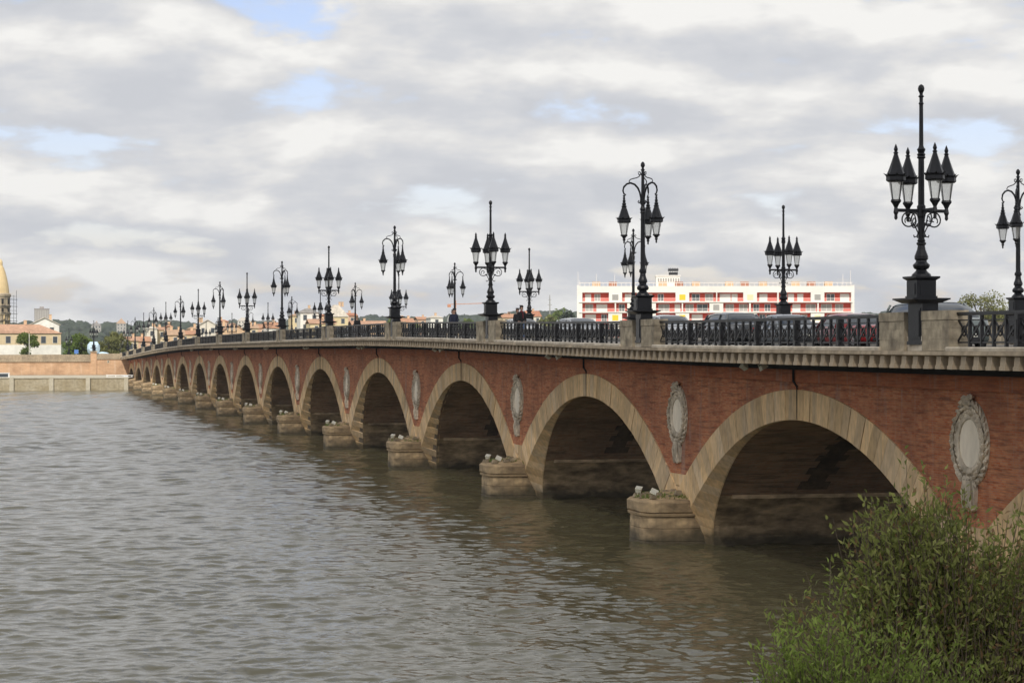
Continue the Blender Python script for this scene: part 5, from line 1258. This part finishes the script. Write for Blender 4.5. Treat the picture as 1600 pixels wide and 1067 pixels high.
# ------------------------------------------------------------------ shrubs on the near bank
def shrub(name, base, clumps, lm, lab, seed, n_stem, leaf, wd, per):
    r = random.Random(seed); rn = np.random.RandomState(seed)
    root = empty(name, base); st = MB(); P = []; D = []
    for k in range(n_stem):
        (cx, cy, cz, sx, sy, sz) = r.choice(clumps)
        v = Vector((r.gauss(0, 1), r.gauss(0, 1), r.gauss(0, 1))); v.normalize(); q = r.random()**.30
        tip = Vector((cx+v.x*sx*q, cy+v.y*sy*q, cz+v.z*sz*q)); tip.z = max(tip.z, .3)
        if r.random() < .12 and v.z > 0.1: tip.z += r.uniform(.1, .45)
        root_p = Vector((cx*.4 + r.uniform(-.4, .4), cy*.4 + r.uniform(-.4, .4), 0))
        mid = root_p.lerp(tip, .55) + Vector((r.uniform(-.25, .25), r.uniform(-.25, .25), .25)); lean = (tip-mid).normalized()
        end = tip + Vector((lean.x*.2, lean.y*.2, .22))
        st.tube([root_p.lerp(mid, .3), mid, tip, end] if k % 5 else [root_p, mid, tip, end], [.009, .006, .003, .002] if k % 5 else [.02, .011, .005, .003], 3)
        for j in range(per):
            t = r.uniform(.35, 1.0); p = mid.lerp(tip, (t-.35)/.5) if t < .85 else tip.lerp(end, (t-.85)/.15)
            P.append(p + Vector((r.gauss(0, .045), r.gauss(0, .045), r.gauss(0, .045)))); d = Vector((r.gauss(0, .8), r.gauss(0, .8), r.gauss(.45, .5))); D.append(d + lean*.5)
    st.build('stems', M['bark'], root)
    V, F, rv = leaves_np(np.array(P), np.array(D), leaf, wd, seed)
    tag(put('foliage', np_mesh('foliage', V, F, lm, False, rv), root), kind='stuff')
    return tag(root, lab, 'shrub', 'shrubs on the near bank')
shrub('willow_shrub', (-16.4, -49.5, 1.6), [(0, 0, 2.3, 1.5, 1.2, 1.5), (-1.0, 0, 2.3, 1.0, 1.0, 1.35), (-.5, .1, 3.3, .7, .7, 1.0), (.9, .2, 2.5, 1.4, 1.1, 1.6), (2.0, .3, 2.4, 1.2, 1.0, 1.75), (-.1, -.1, 3.6, .6, .6, .75), (0.2, 0, 1.4, 2.2, 1.2, 1.3), (1.2, 0, 3.4, .9, .8, .75)], LM_WILLOW, 'large olive willow shrub filling the lower right corner of the view', 31, 2000, .09, .032, 26)
shrub('leafy_shrub', (-18.25, -51.0, 1.6), [(-.2, 0, 2.3, .7, .6, 1.0), (.35, 0, 2.1, .8, .7, 1.15), (-.3, .1, 1.8, .7, .7, 1.05), (.9, -.1, 1.9, .7, .6, 1.1)], LM_FRESH, 'smaller fresh green shrub at the left foot of the willow', 32, 1000, .08, .026, 26)

# ------------------------------------------------------------------ grass and rubble on the cutwaters
GV, GF, GR = [], [], []; off = 0; rn = np.random.RandomState(4)
for k in range(-1, 12):
    p = PIER[k]; n = 620
    A_ = rn.uniform(0, math.pi, n); Rr = rn.uniform(.45, 1.0, n)
    X = -Rr*1.78*np.sin(A_); Y = Rr*1.6*np.cos(A_); keep = hash_noise(X*3+k*17, Y*3+90, 1.0, 5+k) > .52; X, Y = X[keep], Y[keep]
    Z = 1.72 + .28*(1-np.sqrt((X/1.9)**2+(Y/1.75)**2))
    Pp = np.stack([X, Y+p, Z], -1); Dd = np.stack([rn.normal(size=len(X))*.5, rn.normal(size=len(X))*.5, np.ones(len(X))], -1)
    V, F, rv = leaves_np(Pp, Dd, .20, .035, k+50); GV.append(V); GF.append(F+off); GR.append(rv); off += len(V)
tag(put('grass', np_mesh('grass', np.concatenate(GV), np.concatenate(GF), LM_BRIGHT, False, np.concatenate(GR))), 'short tufts of grass growing on the cutwater tops', 'grass', None, 'stuff')
rb = MB(); rr = random.Random(6)
for k in range(-1, 12):
    for j in range(26):
        x = -rr.uniform(.1, 1.6); y = PIER[k] + rr.uniform(-1.25, 1.25); s = rr.uniform(.05, .17); z = 1.76 + .2*(1-min(1, abs(x)/1.8))
        rb.frustum(x, y, s, s*rr.uniform(.7, 1.3), z, s*.6, s*.6, z+s*1.1)
tag(rb.build('rubble', M['rubble']), 'loose stone rubble lying on the cutwater tops', 'rubble', None, 'stuff')

# ------------------------------------------------------------------ one cumulus cloud behind the viewer, shading the near half of the bridge
def cloud():
    H0 = 1900.0; ox, oy = SUN.x/SUN.z*H0, SUN.y/SUN.z*H0; n = 110
    X, Y = np.meshgrid(np.linspace(-420, 330, n), np.linspace(-520, 260, n))
    nz = hash_noise(X, Y, 120, 31)*.6 + hash_noise(X, Y, 45, 32)*.28 + hash_noise(X, Y, 18, 33)*.12
    body = np.minimum(np.minimum(X+400, 310-X)/120, np.minimum(Y+500, 222-Y)/60)
    th = np.clip(np.minimum(body, 1.2)*.9 + (nz-.5)*1.1, 0, None); inside = th > 0
    top = H0 + 95*np.sqrt(th)*(.6+.8*nz); bot = H0 - 22*np.sqrt(th)*(.5+nz)
    i = np.arange(n*n).reshape(n, n); cell = inside[:-1, :-1] | inside[:-1, 1:] | inside[1:, 1:] | inside[1:, :-1]
    q = np.stack([i[:-1, :-1], i[:-1, 1:], i[1:, 1:], i[1:, :-1]], -1)[cell]
    V = np.concatenate([np.stack([X+ox, Y+oy, top], -1).reshape(-1, 3), np.stack([X+ox, Y+oy, bot], -1).reshape(-1, 3)])
    m = bpy.data.materials.new('cloud vapour'); m.use_nodes = True; t = m.node_tree; t.nodes.clear(); o = N(t, 'ShaderNodeOutputMaterial')
    tr = N(t, 'ShaderNodeBsdfTransparent'); tl = N(t, 'ShaderNodeBsdfTranslucent'); tl.inputs[0].default_value = (.95, .95, .96, 1); df = N(t, 'ShaderNodeBsdfDiffuse'); df.inputs[0].default_value = (.95, .95, .96, 1)
    a = N(t, 'ShaderNodeMixShader'); a.inputs[0].default_value = .35; t.links.new(tl.outputs[0], a.inputs[1]); t.links.new(df.outputs[0], a.inputs[2])
    b = N(t, 'ShaderNodeMixShader'); b.inputs[0].default_value = .50; t.links.new(tr.outputs[0], b.inputs[1]); t.links.new(a.outputs[0], b.inputs[2]); t.links.new(b.outputs[0], o.inputs[0])
    tag(put('cloud', np_mesh('cloud', V, np.concatenate([q, q[:, ::-1] + n*n]), m, True)), kind='structure')
cloud()

# ------------------------------------------------------------------ air: thin haze over the valley
def haze():
    m = bpy.data.materials.new('thin haze'); m.use_nodes = True; t = m.node_tree; t.nodes.clear(); o = N(t, 'ShaderNodeOutputMaterial')
    v = N(t, 'ShaderNodeVolumePrincipled', Density=0.00010); v.inputs['Color'].default_value = (.86, .91, 1.0, 1); v.inputs['Anisotropy'].default_value = 0.2
    t.links.new(v.outputs[0], o.inputs['Volume'])
    b = MB(); b.box(-3100, 4600, -150, 4100, -2.5, 95); tag(b.build('haze', m), kind='stuff')
haze()
